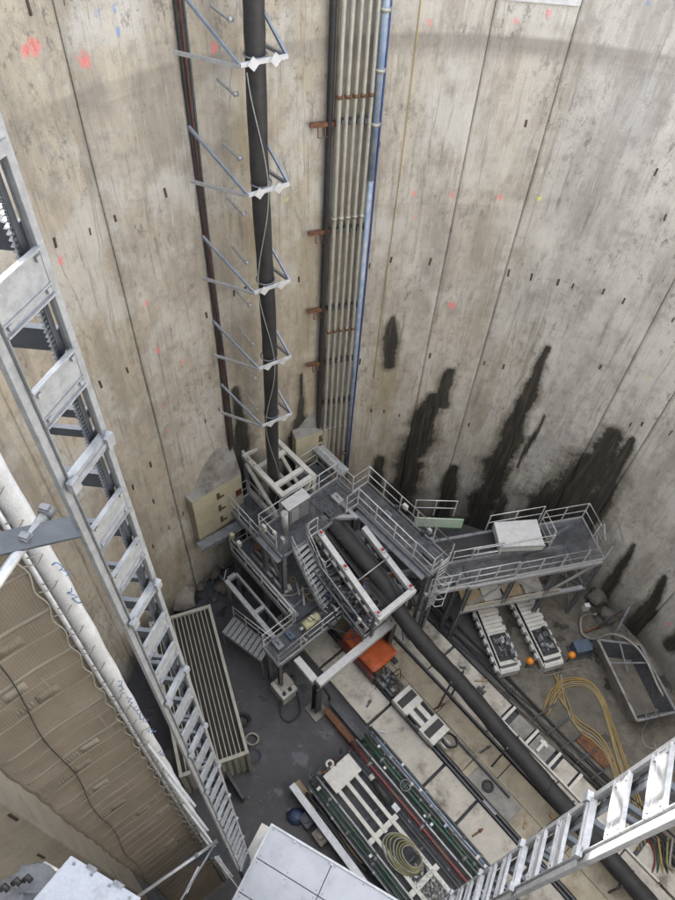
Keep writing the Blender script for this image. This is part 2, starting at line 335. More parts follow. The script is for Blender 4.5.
def railing(root, pts, h=1.1, m='rail_galv', toe=True, step=1.2, r=.022):
    """hand rail + knee rail + toe board along pts (deck level); posts are sub-parts that share one mesh"""
    pts = [Vector(p) for p in pts]; b = MB()
    for hh in (h, h * .52): b.tube([p + ZX * hh for p in pts], r, 6)
    if toe:
        for p, q in zip(pts, pts[1:]): b.beam(p + ZX * .08, q + ZX * .08, .012, .13)
    part = b.build('railing', m, root)
    key = (round(h, 2), m)
    if key not in POSTM: POSTM[key] = MB().beam((0, 0, .02), (0, 0, h), .045, .045, VX).mesh('post', m)
    for i, (p, q) in enumerate(zip(pts, pts[1:])):
        k = max(1, round((q - p).length / step))
        for j in range(k + (1 if i == len(pts) - 2 else 0)):
            place('post', POSTM[key], part, p.lerp(q, j / k) - BASE[root.name])
    return part
def deck(root, u0, u1, v0, v1, h, nu=1, nv=1, m='grating', edge=True, em='steel_grey'):
    for i in range(nu):
        for j in range(nv):
            a, b = u0 + (u1 - u0) * i / nu, u0 + (u1 - u0) * (i + 1) / nu; c, d = v0 + (v1 - v0) * j / nv, v0 + (v1 - v0) * (j + 1) / nv
            MB().ubox(a + .012, b - .012, c + .012, d - .012, h - .035, h).build('deck_plate', m, root)
    if edge:
        e = MB(); z = h - .14
        for vv in (v0, v1): e.channel(W(u0, vv, z), W(u1, vv, z), .09, .16)
        for k in range(nu + 1): e.beam(W(u0 + (u1 - u0) * k / nu, v0 + .06, z - .02), W(u0 + (u1 - u0) * k / nu, v1 - .06, z - .02), .08, .15)
        e.build('deck_frame', em, root)
# ================================================================== the setting
def disc(name, m, r0, r1, z, k=96, rings=1, wob=0.0):
    vs, fs = [], []
    for i in range(rings + 1):
        r = r0 + (r1 - r0) * i / rings
        for j in range(k):
            a = 2 * math.pi * j / k; vs.append(Vector((CX + r * math.sin(a), CY + r * math.cos(a), z + (random.uniform(-wob, wob) if 0 < i < rings else 0))))
    for i in range(rings):
        for j in range(k): fs.append((i * k + j, (i + 1) * k + j, (i + 1) * k + (j + 1) % k, i * k + (j + 1) % k))
    return tag(MB().add(vs, fs, True).build(name, m), kind='structure')
disc('shaft_floor', 'floor_mud', 0.02, RS + .3, 0.0, 96, 36, .012)
disc('ground', 'mud', RS + .9, 400, RIM - .25, 96, 6)
# ------------------------------------------------------------------ shaft wall: cast panels with open joints
STAINS = [  # (phi, z, half width m) from top to foot
 [(-10, 13.0, .10), (-9.8, 12, .32), (-9.7, 10.6, .30)], [(2, 10.3, .22), (1.5, 8.5, .42)],
 [(-.2, 8.8, .35), (-.8, 7, .62), (-2.0, 4, .72), (-2.3, 2, .85), (-2.3, 0, .95)],
 [(17.2, 12.4, .10), (16.9, 10, .34), (16.5, 6, .58), (16.2, 1.4, .8), (16, 0, .9)],
 [(7.6, 4.3, .28), (8, 1.7, .5), (8, 0, .5)], [(33.8, 9.5, .4), (33.4, 7.5, .95), (32, 4, 1.4), (31, 1, 1.5), (31, 0, 1.5)],
 [(36.5, 9.8, .15), (37, 7, .4), (37.3, 4.8, .6), (37, 1, .7)], [(-8.6, 4.6, .26), (-9.2, 0, .6)],
 [(-38.4, 11.2, .14), (-38.2, 7.7, .42), (-38, 1, .6)], [(-26, 10.8, .08), (-26, 8.5, .16), (-26, 7, .8), (-26, 3, 1.2)],
 [(21.2, 9.0, .05), (20.6, 7.4, .12), (20, 5.5, .06)], [(55, 4.6, .12), (56.5, 2.4, .35), (57, 0, .5)], [(47, 4.8, .1), (48, 2, .28), (48, 0, .4)],
 [(63, 4.2, .1), (64, 1.5, .3)], [(27, 5.2, .12), (26, 2.0, .4), (26, 0, .7)], [(20, 3.0, .2), (20, .8, .3)]]
PAINT = {(.85, .16, .16): [(-56.5, 23.43, .28), (-57.6, 23.45, .2), (-51.7, 22.93, .26), (-46.9, 13.61, .2), (-60.6, 19.0, .2), (-50.9, 16.47, .16), (-50.7, 14.64, .16), (-51.7, 12.33, .16), (-52, 11.12, .14), (-36.7, 22.5, .2), (-38.6, 22.3, .14), (-10.4, 22.63, .16), (-.4, 22.75, .17), (3.2, 23.0, .17), (-9.5, 17.91, .16), (-3.9, 17.86, .17), (3.1, 17.9, .15), (-8.9, 17.08, .12), (-10.1, 14.48, .12), (-.4, 13.6, .26), (61, 2.6, .2)],
         (.06, .22, .62): [(-49.3, 23.7, .14), (-49.3, 23.2, .1), (-47.4, 23.7, .12), (-47.4, 23.3, .16), (-36.8, 23.4, .1), (13.9, 23.43, .12)],
         (.62, .80, .06): [(8.2, 18.0, .12), (8.8, 18.0, .12), (-28.2, 18.17, .12), (34.1, 12.7, .14)]}
JOINTS = [-112, -93, -74, -53.6, -40.5, -21.7, -3.1, 6.7, 30.4, 38.5, 58, 74, 95, 115, 135, 155, 175, 195, 215, 232]
wall = thing('shaft_wall', 'round grey concrete shaft wall of tall cast panels with dark wet streaks', 'wall', (CX, CY, 0))
def grid_attr(ph, z):
    """stain, damp, ochre, tone and paint for arrays of angle and height"""
    s = np.zeros_like(ph); rad = math.pi / 180 * RS
    for L in STAINS:
        for (p0, z0, w0), (p1, z1, w1) in zip(L, L[1:]):
            ax, ay = (ph - p0) * rad, z - z0; bx, by = (p1 - p0) * rad, z1 - z0
            t = np.clip((ax * bx + ay * by) / (bx * bx + by * by), 0, 1)
            wob = .14 * np.sin(z * 1.9 + p0) + .05 * np.sin(z * 4.7 + 2 * p0)
            d = np.hypot((ax - bx * t) + wob * (w0 + (w1 - w0) * t), ay - by * t) / (w0 + (w1 - w0) * t)
            d = d * (1 + .14 * np.sin(z * 2.3 + p0 * 3) + .07 * np.sin(z * 6.1 + p0))
            s = np.maximum(s, np.clip((1.62 - d) * .85, 0, 1))
    inview = np.clip((ph + 42) / 6, 0, 1) * np.clip((90 - ph) / 10, 0, 1)
    damp = np.clip((3.2 - z) / 3.0, 0, 1) * inview * .8 + np.clip((1.2 - z) / 1.2, 0, 1) * .5
    ring = np.clip((z - 21.75) / .35, 0, 1) * np.clip((22.42 - z) / .08, 0, 1) * np.where(ph > -20, .62, .42)
    ring += np.exp(-((z - 18.0) / .12) ** 2) * .18 * (np.abs(ph - 4) < 9)
    damp = np.clip(damp + ring, 0, 1)
    och = np.zeros_like(ph)
    for p0, wd, z0, z1, k in ((-33.5, 1.5, 13, 24, .75), (-10, 4.5, 2, 13, .6), (-25, 3.5, 6, 20, .45), (12, 4, 4, 14, .35), (-20, 2, 4, 24, .5), (3, 2.2, 10, 24, .25), (-57, 6, 0, 7, .35), (8.5, 2.0, 14, 24, .22)):
        och = np.maximum(och, k * np.exp(-((ph - p0) / wd) ** 2) * np.clip((z - z0) / 2, 0, 1) * np.clip((z1 - z) / 3, 0, 1))
    tone = np.clip((ph + 20) / 40, 0, 1)
    pc = np.zeros(ph.shape + (4,))
    for c, L in PAINT.items():
        for p0, z0, r in L:
            a = np.clip(1.35 - np.hypot((ph - p0) * rad, (z - z0) * .8) / (r * .78), 0, 1); k = a > pc[..., 3]
            pc[k, :3] = c; pc[..., 3] = np.maximum(pc[..., 3], a)
    return s, damp, och, tone, pc
def wall_panel(p0, p1):
    gap = .017 / RS * 180 / math.pi / 2; p0 += gap; p1 -= gap
    fine = p1 > -115 and p0 < 75
    nu = max(2, int((p1 - p0) * math.pi / 180 * RS / (.11 if fine else .9)))
    zs = np.concatenate([np.arange(0, 25, .11), [25, 28, RIM]]) if fine else np.array([0, 6, 12, 18, 25, RIM])
    ph = np.linspace(p0, p1, nu + 1); PH, Z = np.meshgrid(ph, zs); jit = random.uniform(-.02, .02)
    pr = np.radians(PH); rr = RS + jit + .02 * np.sin(PH * .9 + Z * .25) * np.sin(Z * .7)
    nz, nx = PH.shape
    front = np.stack([rr * np.sin(pr), rr * np.cos(pr), Z], -1).reshape(-1, 3)
    idx = np.arange(nz * nx).reshape(nz, nx)
    F = np.stack([idx[:-1, :-1], idx[:-1, 1:], idx[1:, 1:], idx[1:, :-1]], -1).reshape(-1, 4)[:, ::-1]
    # returns at both sides and the top, 0.6 m deep
    ro = RS + .6; nf = len(front)
    bl = np.stack([ro * np.sin(pr[:, 0]), ro * np.cos(pr[:, 0]), zs], -1); br = np.stack([ro * np.sin(pr[:, -1]), ro * np.cos(pr[:, -1]), zs], -1)
    V = np.concatenate([front, bl, br]); iL = nf + np.arange(nz); iR = nf + nz + np.arange(nz)
    S1 = np.stack([iL[:-1], idx[:-1, 0], idx[1:, 0], iL[1:]], -1)[:, ::-1]; S2 = np.stack([idx[:-1, -1], iR[:-1], iR[1:], idx[1:, -1]], -1)[:, ::-1]
    faces = np.concatenate([F, S1, S2])
    me = bpy.data.meshes.new('wall_panel'); me.vertices.add(len(V)); me.vertices.foreach_set('co', V.ravel())
    me.loops.add(len(faces) * 4); me.loops.foreach_set('vertex_index', faces.ravel().astype(np.int32))
    me.polygons.add(len(faces)); me.polygons.foreach_set('loop_start', np.arange(len(faces), dtype=np.int32) * 4)
    me.polygons.foreach_set('use_smooth', np.r_[np.ones(len(F), bool), np.zeros(len(S1) + len(S2), bool)])
    me.update(calc_edges=True); me.materials.append(MATS['wall_concrete'])
    uvv = np.concatenate([np.stack([PH.ravel() * math.pi / 180 * RS, Z.ravel()], -1), np.stack([np.full(nz, p0 * .215), zs], -1), np.stack([np.full(nz, p1 * .215), zs], -1)])
    uvl = me.uv_layers.new(name='UVMap'); uvl.data.foreach_set('uv', uvv[faces.ravel()].astype(np.float32).ravel())
    s, dp, oc, tn, pc = grid_attr(PH, Z); tn = np.clip(tn + random.uniform(-.2, .2), 0, 1)
    for nm, ar in (('stain', s), ('damp', dp), ('ochre', oc), ('tone', tn)):
        at = me.attributes.new(nm, 'FLOAT', 'POINT'); full = np.zeros(len(V)); full[:nf] = ar.ravel(); at.data.foreach_set('value', full)
    at = me.attributes.new('paint', 'FLOAT_COLOR', 'POINT'); full = np.zeros((len(V), 4)); full[:nf] = pc.reshape(-1, 4); at.data.foreach_set('color', full.ravel())
    return place('wall_panel', me, wall)
PANELS = []
J = JOINTS + [JOINTS[0] + 360]
for a, b in zip(J, J[1:]): PANELS.append((a, b, wall_panel(a, b)))
# dark backing seen in the open joints
bk = MB(); k = 120; vs, fs = [], []
for z in (0, RIM):
    for j in range(k): vs.append(WP(360 * j / k, z, -.62))
for j in range(k): fs.append((j, (j + 1) % k, k + (j + 1) % k, k + j))
bk.add(vs, fs).build('backing', 'steel_dark', wall)
# rusty cast-in anchor slots
SLOTS = [(-56, 24.1), (-52.5, 24), (-60.6, 19.5), (-56, 19.3), (-52.4, 19.3), (-45.2, 19.4), (-42.2, 19.5), (-41.9, 15), (-44.9, 14.9), (-56, 14.6), (-60.6, 14.8), (-41.9, 10.6), (-44.8, 10.4), (-56.4, 10.1), (-60.7, 9.8), (-57.8, 8.2), (-56.2, 6), (-60.5, 5.8), (-52.6, 6.1), (-37.1, 15.4), (-35.2, 15.4), (-26.4, 15.2), (-15, 15.3), (-11.6, 15.5), (-9.7, 15.5), (-11.2, 9.9), (-15, 10.9), (-5.3, 15.4), (7.3, 15.2), (10.9, 15.2), (15.1, 15.2), (17.4, 15.2), (22, 15.3), (25.3, 15.2), (32.9, 15.2), (-5.6, 11.2), (-2.3, 11.1), (7.6, 11), (11.1, 11), (-11.8, 8), (-9.2, 7.9), (-6, 7.6), (8.1, 7.4), (26.4, 12.3), (36.7, 10.7), (35.1, 10.4), (41.3, 11), (-15.2, 19.5), (4, 20.2), (22.1, 19.5), (25.6, 18.3), (-109, 8.7), (-111.4, 6.2), (-105, 8.5)]
slot_me = MB().obox((0, 0, 0), Vector((.036, 0, 0)), Vector((0, .03, 0)), Vector((0, 0, .13))).add([(-.02, -.034, -.10), (.02, -.034, -.10), (.02, -.034, .10), (-.02, -.034, .10)], [(0, 1, 2, 3)]).mesh('anchor_slot', 'slot_rust')
for phi, z in SLOTS:
    o = next(p[2] for p in PANELS if p[0] <= phi < p[1] or p[0] <= phi + 360 < p[1])
    s = place('anchor_slot', slot_me, o, WP(phi, z, -.012) - Vector((CX, CY, 0))); s.rotation_euler = (R_(random.uniform(-2, 2)), R_(random.uniform(-6, 6)), R_(-phi)); s.scale = (random.uniform(.6, 1), 1, random.uniform(.7, 1.1))
# ------------------------------------------------------------------ cream corbels on the wall foot
def corbel(name, label, tl, tr, pbl, peak_z, slots, red):
    zb = PR(pbl[0], pbl[1], math.hypot(tl.x, tl.y)).z; bl, br = Vector((tl.x, tl.y, zb)), Vector((tr.x, tr.y, zb))
    c = thing(name, label, 'concrete block', (tl.x, tl.y, zb))
    out = lambda p, z, ins=-.1: WP(math.degrees(math.atan2(p.x - CX, p.y - CY)), z, ins)
    MB().add([tl, tr, br, bl, out(tl, tl.z), out(tr, tr.z), out(br, zb), out(bl, zb)], [(3, 2, 1, 0), (0, 1, 5, 4), (2, 3, 7, 6), (1, 2, 6, 5), (3, 0, 4, 7), (4, 5, 6, 7)]).build('body', 'cream_block', c, .02)
    mid = tl.lerp(tr, .62); e = ZX * .004
    MB().add([tl + e, tr + e, out(tr, peak_z - .2), out(mid, peak_z), out(tl, tl.z + .15)], [(0, 1, 2, 3, 4)]).build('sloping_top', 'slab_grey', c)
    MB().add([tr + e, out(tr, tr.z), out(tr, peak_z - .2)], [(0, 1, 2)]).build('top_gable', 'slab_grey', c)
    d = (tr - tl).normalized(); nrm = ZX.cross(d).normalized()
    if nrm.dot(Vector((CX, CY, 0)) - tl) < 0: nrm = -nrm
    for fx, fz in slots:
        p = tl.lerp(tr, fx).lerp(bl.lerp(br, fx), fz)
        MB().obox(p, d * .07, nrm * .02, ZX * .2).build('anchor_slot', 'slot_rust', c)
        MB().obox(p + d * .16 - ZX * .12, d * .1, nrm * .014, ZX * .06).build('anchor_slot', 'slot_rust', c)
    if red:
        p = tl.lerp(tr, .91).lerp(bl.lerp(br, .91), .4); MB().obox(p, d * .14, nrm * .012, ZX * .2).build('paint_mark', 'red_paint', c)
    return c
corbel('corbel', 'cream concrete block with dark slots and a red mark beside the white riser frame', P(192, 503, 7.0), P(241, 474, 7.0), (202, 540), 8.9, [(.5, .2), (.5, .5), (.5, .8)], True)
corbel('corbel', 'stained cream concrete block with slots at the foot of the pipe bundle', P(296, 440, 7.6), P(330, 428, 7.6), (299, 468), 9.0, [(.72, .25), (.72, .55), (.72, .85)], False)
cb = MB().channel(P(199, 547, 4.25), P(245, 521, 4.25), .42, .2); tag(cb.build('wall_beam', 'steel_grey'), 'grey steel channel fixed under the cream slotted block', 'beam')
pE = A(-66.2, 6.1); pd_ = (A(-62.6, 4.62) - A(-41.6, 4.35)).normalized(); pn_ = Vector((-pd_.y, pd_.x, 0)); pn_ = pn_ if pn_.dot(pE) > 0 else -pn_
pier = thing('concrete_pier', 'beige concrete pier with rusty slots at the lower left beyond the canvas', 'pier', (pE.x, pE.y, 0))
MB().hexa([pE, pE + pd_ * 5, pE + pd_ * 5 + pn_ * 1.6, pE + pn_ * 1.6] + [x + ZX * 20 for x in (pE, pE + pd_ * 5, pE + pd_ * 5 + pn_ * 1.6, pE + pn_ * 1.6)]).build('body', 'pier_concrete', pier, .04)
for x_, y_ in ((13, 817), (41, 856), (-10, 850)):
    t_ = pE.dot(pn_) / (Vector(PR(x_, y_, 1) - Vector((0, 0, HC))).dot(pn_)); q_ = Vector((0, 0, HC)) + Vector(PR(x_, y_, 1) - Vector((0, 0, HC))) * t_
    MB().obox(q_, pd_ * .028, pn_ * .02, ZX * .26).build('anchor_slot', 'slot_rust', pier)
# ================================================================== riser and services on the far wall
RX = A(-8.6, 16.45)
rp = thing('riser_pipe', 'tall black riser tube standing in the white base frame', 'pipe', (RX.x, RX.y, 5.0))
zz = np.linspace(4.8, 27.5, 60)
MB().tube([(RX.x + .03 * math.sin(z * .55), RX.y + .03 * math.cos(z * .4), z) for z in zz], .24, 24, rad=[.238 + .008 * math.sin(z * 2.1) + (.014 if abs((z % 3.1) - 1.5) < .25 else 0) for z in zz]).build('tube', 'rubber', rp)
rope = []
BZ = [P(265, 60, 0), ]
def bz(y, x=265): return PR(x, y, 16.2).z
_rb = math.hypot(RX.x, RX.y) - .42; BR_Z = [PR(x, y, _rb).z for x, y in ((268, 62), (268, 191), (275, 288), (280, 364), (287, 421))]
MB().tube([(RX.x + .2 * math.sin(z * 1.01 + .5) + .02, RX.y - .27, z) for z in np.linspace(5.5, 22.5, 70)], .014, 5).build('wire', 'galv', rp)
wallN = (Vector((CX, CY, 0)) - Vector((RX.x, RX.y, 0))).normalized(); side = ZX.cross(wallN).normalized()   # side points to photo left/right
if side.x < 0: side = -side
def bracket(z, label):
    b = thing('riser_bracket', label, 'bracket', (RX.x, RX.y, z), 'brackets that hold the riser to the wall')
    c = Vector((RX.x, RX.y, z)) + wallN * .40
    L, Rr = c - side * .58, c + side * .60
    wl = Vector((RX.x, RX.y, z)) - wallN * .92 - side * 1.55; wr = Vector((RX.x, RX.y, z)) - wallN * 1.02 + side * .35
    MB().beam(L, Rr, .075, .085).build('cross_bar', 'white_clean', b)
    MB().channel(L, wl, .07, .08).build('arm', 'galv', b); MB().channel(Rr, wr, .07, .08).build('arm', 'galv_mast', b)
    MB().beam(L + wallN * -.05, wl + ZX * 1.35 + side * .12, .065, .065).build('brace', 'blue_steel', b); MB().beam(Rr - wallN * .05, wr + ZX * 1.15, .065, .065).build('brace', 'blue_steel', b)
    for t in (.25, .72):
        q = L.lerp(Rr, t) + wallN * .06; MB().obox(q, (side + ZX).normalized() * .11, (side - ZX).normalized() * .11, wallN * .012).build('gusset_plate', 'white_clean', b)
    q = Vector((RX.x, RX.y, z)); MB().tube([q + (side * math.cos(t) + wallN * math.sin(t)) * .27 for t in np.linspace(0, 2 * math.pi, 20)], .022, 5, False).build('clamp_ring', 'steel_grey', b)
for z, l in zip(BR_Z, ('topmost galvanised bracket holding the black riser to the wall', 'second galvanised bracket from the top on the black riser', 'middle galvanised bracket of five on the black riser', 'fourth galvanised bracket from the top on the black riser', 'lowest galvanised bracket on the black riser above the white frame')): bracket(z, l)
for z in np.arange(9.5, 24, 1.55):                    # small stand-off clips along the riser's left
    p = Vector((RX.x, RX.y, z)) - side * .45 - wallN * .3
    MB().beam(p, p - wallN * .9, .05, .05).tube([p + side * .1, p - side * .02], .06, 8).build('standoff_clip', 'galv', rp)
svc = [(-21.6, .066, 'pipe_pale'), (-20.55, .064, 'pipe_pale'), (-19.5, .06, 'pipe_pale'), (-18.45, .06, 'pipe_pale'), (-17.4, .058, 'pipe_pale'), (-16.5, .10, 'blue_pale')]
ords = ['first from the black riser', 'second from the black riser', 'third from the black riser', 'fourth from the black riser', 'fifth from the black riser']
for i, (phi, r, m) in enumerate(svc):
    p = thing('service_pipe', ('pale steel service pipe on the wall, ' + ords[i]) if i < 5 else 'thicker pale blue service pipe beside the row of steel pipes', 'pipe', WP(phi, 4.5, .32), 'service pipes on the far wall')
    if i < 5: MB().tube([WP(phi + .04 * math.sin(z * .8 + i), z, .32) for z in np.linspace(4.6, 26, 24)], r, 12).build('tube', m, p)
    else: MB().tube([WP(phi, z, .32) for z in (18.6, 26)], r, 14).build('sleeve', m, p); MB().tube([WP(phi, z, .32) for z in (4.6, 18.6)], r * .8, 12).build('tube', 'blue_pale', p)
    for z in (7.6, 12.9, 17.4, 21.0, 24.5) if i < 5 else (20.2, 21.6, 23.0):
        MB().cyl(WP(phi, z, .32), WP(phi, z + .09, .32), r * 1.35, 12).build('coupling', 'rust' if (z in (12.9, 21.0) and i < 5) else 'pipe_pale', p)
tag(MB().tube([WP(-15.85 - .08 * math.sin(z * .3), z, .30) for z in np.linspace(3.6, 26, 30)], .035, 7).build('blue_cable', 'blue_cable'), 'thin dark blue cable hanging right of the service pipes', 'cable')
tag(MB().tube([WP(-22.6, z, .16) for z in np.linspace(5, 26, 12)], .09, 8).build('black_cable', 'rubber'), 'thick black cable on the wall left of the service pipes', 'cable')
for i, z in enumerate((20.3, 16.95, 13.9, 11.35, 9.1)):
    l = ['topmost rusty cross rail behind the service pipes', 'second rusty cross rail from the top behind the service pipes', 'third rusty cross rail from the top behind the service pipes', 'fourth rusty cross rail from the top behind the service pipes', 'lowest rusty cross rail behind the service pipes'][i]
    s = thing('pipe_support_rail', l, 'support rail', WP(-21, z, .1), 'cross rails of the pipe bundle')
    MB().beam(WP(-25.2 if i < 4 else -23, z, .14), WP(-15.9, z, .14), .10, .12).build('rail', 'rust', s)
    for phi in (-24.2, -23.2):
        if i < 4: MB().tube([WP(phi, z - .05, .2), WP(phi, z - .32, .24), WP(phi + .3, z - .34, .24)], .02, 5).build('hook', 'rust', s)
    for phi, r, m in svc[:5]:
        MB().obox(WP(phi + .5, z + .05, .22), ZX * .07, side * .05, wallN * .12).build('clamp', 'steel_dark', s)
vb = thing('valve_cluster', 'cluster of small red valves at the foot of the service pipes', 'valves', WP(-19.5, 4.6, .4))
for i in range(22):
    p = WP(-21.8 + 4.6 * random.random(), 4.9 + 1.2 * random.random(), .4 + .3 * random.random())
    MB().cyl(p, p + Vector((random.uniform(-1, 1), random.uniform(-1, 1), random.uniform(-.3, .6))).normalized() * .16, .07, 8).build('valve', random.choice(['red_paint', 'rust', 'galv', 'red_paint']), vb)
for k, (phi, r, m, l) in enumerate(((-40.85, .045, 'rubber', 'black cable running down the joint left of the riser'), (-40.45, .026, 'red_cable', 'dark red cable running down the joint left of the riser'), (-40.1, .035, 'steel_dark', 'dark grey cable nearest the riser on the left wall joint'))):
    tag(MB().tube([WP(phi + .12 * math.sin(z * .5 + k), z, .08) for z in np.linspace(2.5, 26, 40)], r, 7).build('wall_cable', m), l, 'cable', 'cables in the wall joint')
tag(MB().tube([WP(-12 + .12 * math.sin(z * .4), z, .05) for z in np.linspace(10, 26, 24)], .013, 5).build('yellow_rope', 'yellow_rope'), 'thin yellow rope hanging down the wall right of the pipes', 'rope')
sg = thing('wall_sign', 'white board at the top edge of the far wall', 'sign', WP(3, 23.4, .05)); MB().obox(WP(2.1, 23.60, .05), Vector((math.cos(R_(2.1)), -math.sin(R_(2.1)), 0)) * .98, Vector((math.sin(R_(2.1)), math.cos(R_(2.1)), 0)) * .015, ZX * .42).build('board', 'white_clean', sg)
# ================================================================== hoist masts
def mast(label, Rf, Lf, zlo, zhi, z0, rack=True):
    """lattice hoist mast: Rf/Lf plan positions of the two front corner posts, z0 height of one section joint"""
    t = thing('hoist_mast', label, 'hoist mast', (Rf.x, Rf.y, zlo)); d = (Rf - Lf).normalized(); bk = Vector((-d.y, d.x, 0))
    if bk.dot(Rf) < 0: bk = -bk
    S_ = 1.86; Bp = Lf * ((Lf.length + .50) / Lf.length)          # third post of the triangular mast, behind the left one
    for q, m, e in ((Rf, 'galv_mast', -d), (Lf, 'galv_mast', d), (Bp, 'mast_blue', d)):
        p = MB(); p.beam(q + ZX * zlo, q + ZX * zhi, .042, .055, d); p.beam(q + ZX * zlo + e * .035 - bk * .026, q + ZX * zhi + e * .035 - bk * .026, .03, .008, d)
        p.build('corner_post', m, t, .005)
    zs = []; z = z0
    while z > zlo: z -= S_
    while z < zhi:
        zs.append(z); z += S_
    mesh_w = MB(); a, b = Lf + d * .03, Rf - d * .03
    wide = MB().beam(a - bk * .03, b - bk * .03, .012, .27)
    for k in (-1, 1): wide.beam(a - bk * .04 + ZX * .128 * k, b - bk * .04 + ZX * .128 * k, .026, .012)
    wide.beam(a - bk * .038 - ZX * .07, b - bk * .038 - ZX * .07, .012, .01)
    for f_ in (.1, .9):
        for k in (-1, 1): wide.obox(a.lerp(b, f_) - bk * .04 + ZX * .09 * k, d * .014, bk * .012, ZX * .014)
    nar = MB().beam(a - bk * .03, b - bk * .03, .05, .10); nar.beam(a - bk * .06, b - bk * .06, .012, .03)
    bar = MB().beam(Rf - d * .02 + bk * .03, Bp, .04, .15); thin = MB().beam(Rf - d * .02 + bk * .03, Bp, .035, .07)
    blk = MB().obox((0, 0, 0), d * .035, bk * .022, ZX * .05)
    off = BASE[t.name]; z3 = Vector((0, 0, off.z))
    wm, nm, bm, tm_ = [x.mesh(nn_, m_, off - z3) for x, nn_, m_ in ((wide, 'rung_plate', 'galv_mast'), (nar, 'rung', 'galv_mast'), (bar, 'back_bar', 'mast_blue'), (thin, 'back_bar', 'mast_blue'))]; km = blk.mesh('joint_block', 'galv_mast')
    sd_ = MB().beam(Lf + (Bp - Lf) * .08, Lf + (Bp - Lf) * .92, .03, .06).mesh('side_bar', 'mast_blue', off - z3)
    for z in zs:
        for k, me, bb, db in ((0, nm, tm_, .20), (.0, None, tm_, .02), (.62, wm, bm, .16), (1.24, wm, bm, .16)):
            zz = z + k
            if zlo < zz < zhi - .2:
                if me: place('rung_plate' if k else 'rung', me, t, Vector((0, 0, zz - off.z)))
                place('back_bar', bb, t, Vector((0, 0, zz - off.z + db)))
                if me: place('side_bar', sd_, t, Vector((0, 0, zz - off.z)))
        if zlo < z < 27.2:
            for q in (Rf - d * .03, Lf + d * .03): place('joint_block', km, t, q + ZX * z - bk * .06 - off)
    if rack:
        m = MB(); q = Rf - d * .075 + bk * .04
        m.beam(q + ZX * zlo + d * .02, q + ZX * zhi + d * .02, .03, .035, d)
        for z in np.arange(max(zlo, 14), zhi, .0314):
            c = q + ZX * z; m.add([c - bk * .012 + ZX * .012, c + bk * .012 + ZX * .012, c + bk * .012 - ZX * .012, c - bk * .012 - ZX * .012, c - d * .03 - bk * .012, c - d * .03 + bk * .012], [(0, 1, 5, 4), (2, 3, 4, 5), (0, 4, 3), (1, 2, 5)])
        m.build('rack', 'mast_blue', t)
    return t
M1R, M1L = A(-28.9, 3.0), A(-35.3, 2.72)
M2R, M2L = A(58.6, 2.39), A(65.9, 2.06)
mast('galvanised hoist mast with toothed rack standing at the left by the canvas', M1R, M1L, 0.02, 29.2, HC - 3.23)
mast('sunlit galvanised hoist mast crossing the lower right over the hoses', M2R, M2L, 0.02, 29.0, 23.75)
dm = (M1R - M1L).normalized(); bkm = Vector((-dm.y, dm.x, 0)); bkm = bkm if bkm.dot(M1R) > 0 else -bkm
# ties from the left mast to the wall
def tie(zc, label, pa, pb, pc):
    t = thing('mast_tie', label, 'tie', (M1L.x, M1L.y, zc), 'ties of the left hoist mast')
    MB().beam(M1L + ZX * zc, pc, .17, .022).build('tie_plate', 'mast_blue', t, .004)
    MB().beam(M1L + ZX * (zc - .04), pc - ZX * .04, .03, .06).build('tie_rib', 'mast_blue', t)
    tb = MB().cyl(pa, pb, .034, 14).build('tie_tube', 'galv', t)
    d = (pb - pa).normalized()
    for f in (0.0, .42):
        p = pa.lerp(pb, f * .5); MB().cyl(p - d * .035, p + d * .03, .047, 12).build('coupler', 'steel_grey', t); MB().obox(p + ZX * .045, d * .02, d.cross(ZX) * .03, ZX * .018).build('coupler', 'steel_grey', t)
tie(25.35, 'upper grey tie plate with bright tube from the left mast', PR(47, 512, 2.93), PR(-60, 664, 2.45), PR(-40, 553, 2.95))
tie(13.9, 'lower tie with thin tubes near the foot of the left mast', PR(216, 842, 2.95), PR(120, 909, 3.6), PR(186, 862, 3.1))
MBx = MB().beam(PR(216, 842, 2.95), PR(172, 915, 2.6), .03, .03); tag(MBx.build('tie_rod', 'steel_grey'), 'thin tie rod slanting below the lower mast tie', 'rod')
tag(MB().beam(PR(199, 867, 2.9), PR(186, 893, 2.75), .05, .05).build('short_strut', 'white_clean'), 'short white strut beside the lower mast tie', 'strut')
# ================================================================== canvas curtain left of the mast
CP, CQ = A(-41.6, 4.35), A(-62.6, 4.62)
cd = (CQ - CP); CW = cd.length; cd.normalize(); cn = Vector((-cd.y, cd.x, 0))
if cn.dot(CP) > 0: cn = -cn                                     # towards the lens
cur = thing('canvas_curtain', 'dusty brown canvas curtain with stitched bands hanging beside the left mast', 'curtain', (CP.x, CP.y, 0.2))
def cpt(t, z, o=0.0):
    wv = .012 * math.sin(t * 5.2 + .35 * z) + .002 * math.sin(z * 2.9 + t * 2)
    return CP + cd * t + cn * (wv * min(1, t / .25) + o) + ZX * z
nt_, nz_ = 30, 330; zs = np.linspace(.25, 28.6, nz_); vs, fs = [], []
def hem(z): return CW + .022 * abs(math.sin(z * 4.4)) + .012 * math.sin(z * 1.7)
for z in zs:
    for i in range(nt_ + 1): vs.append(cpt(hem(z) * i / nt_, z))
for j in range(nz_ - 1):
    for i in range(nt_): a = j * (nt_ + 1) + i; fs.append((a, a + 1, a + nt_ + 2, a + nt_ + 1))
sh = MB().add(vs, fs, True).build('sheet', 'canvas', cur); sm_ = sh.modifiers.new('thick', 'SOLIDIFY'); sm_.thickness = .012
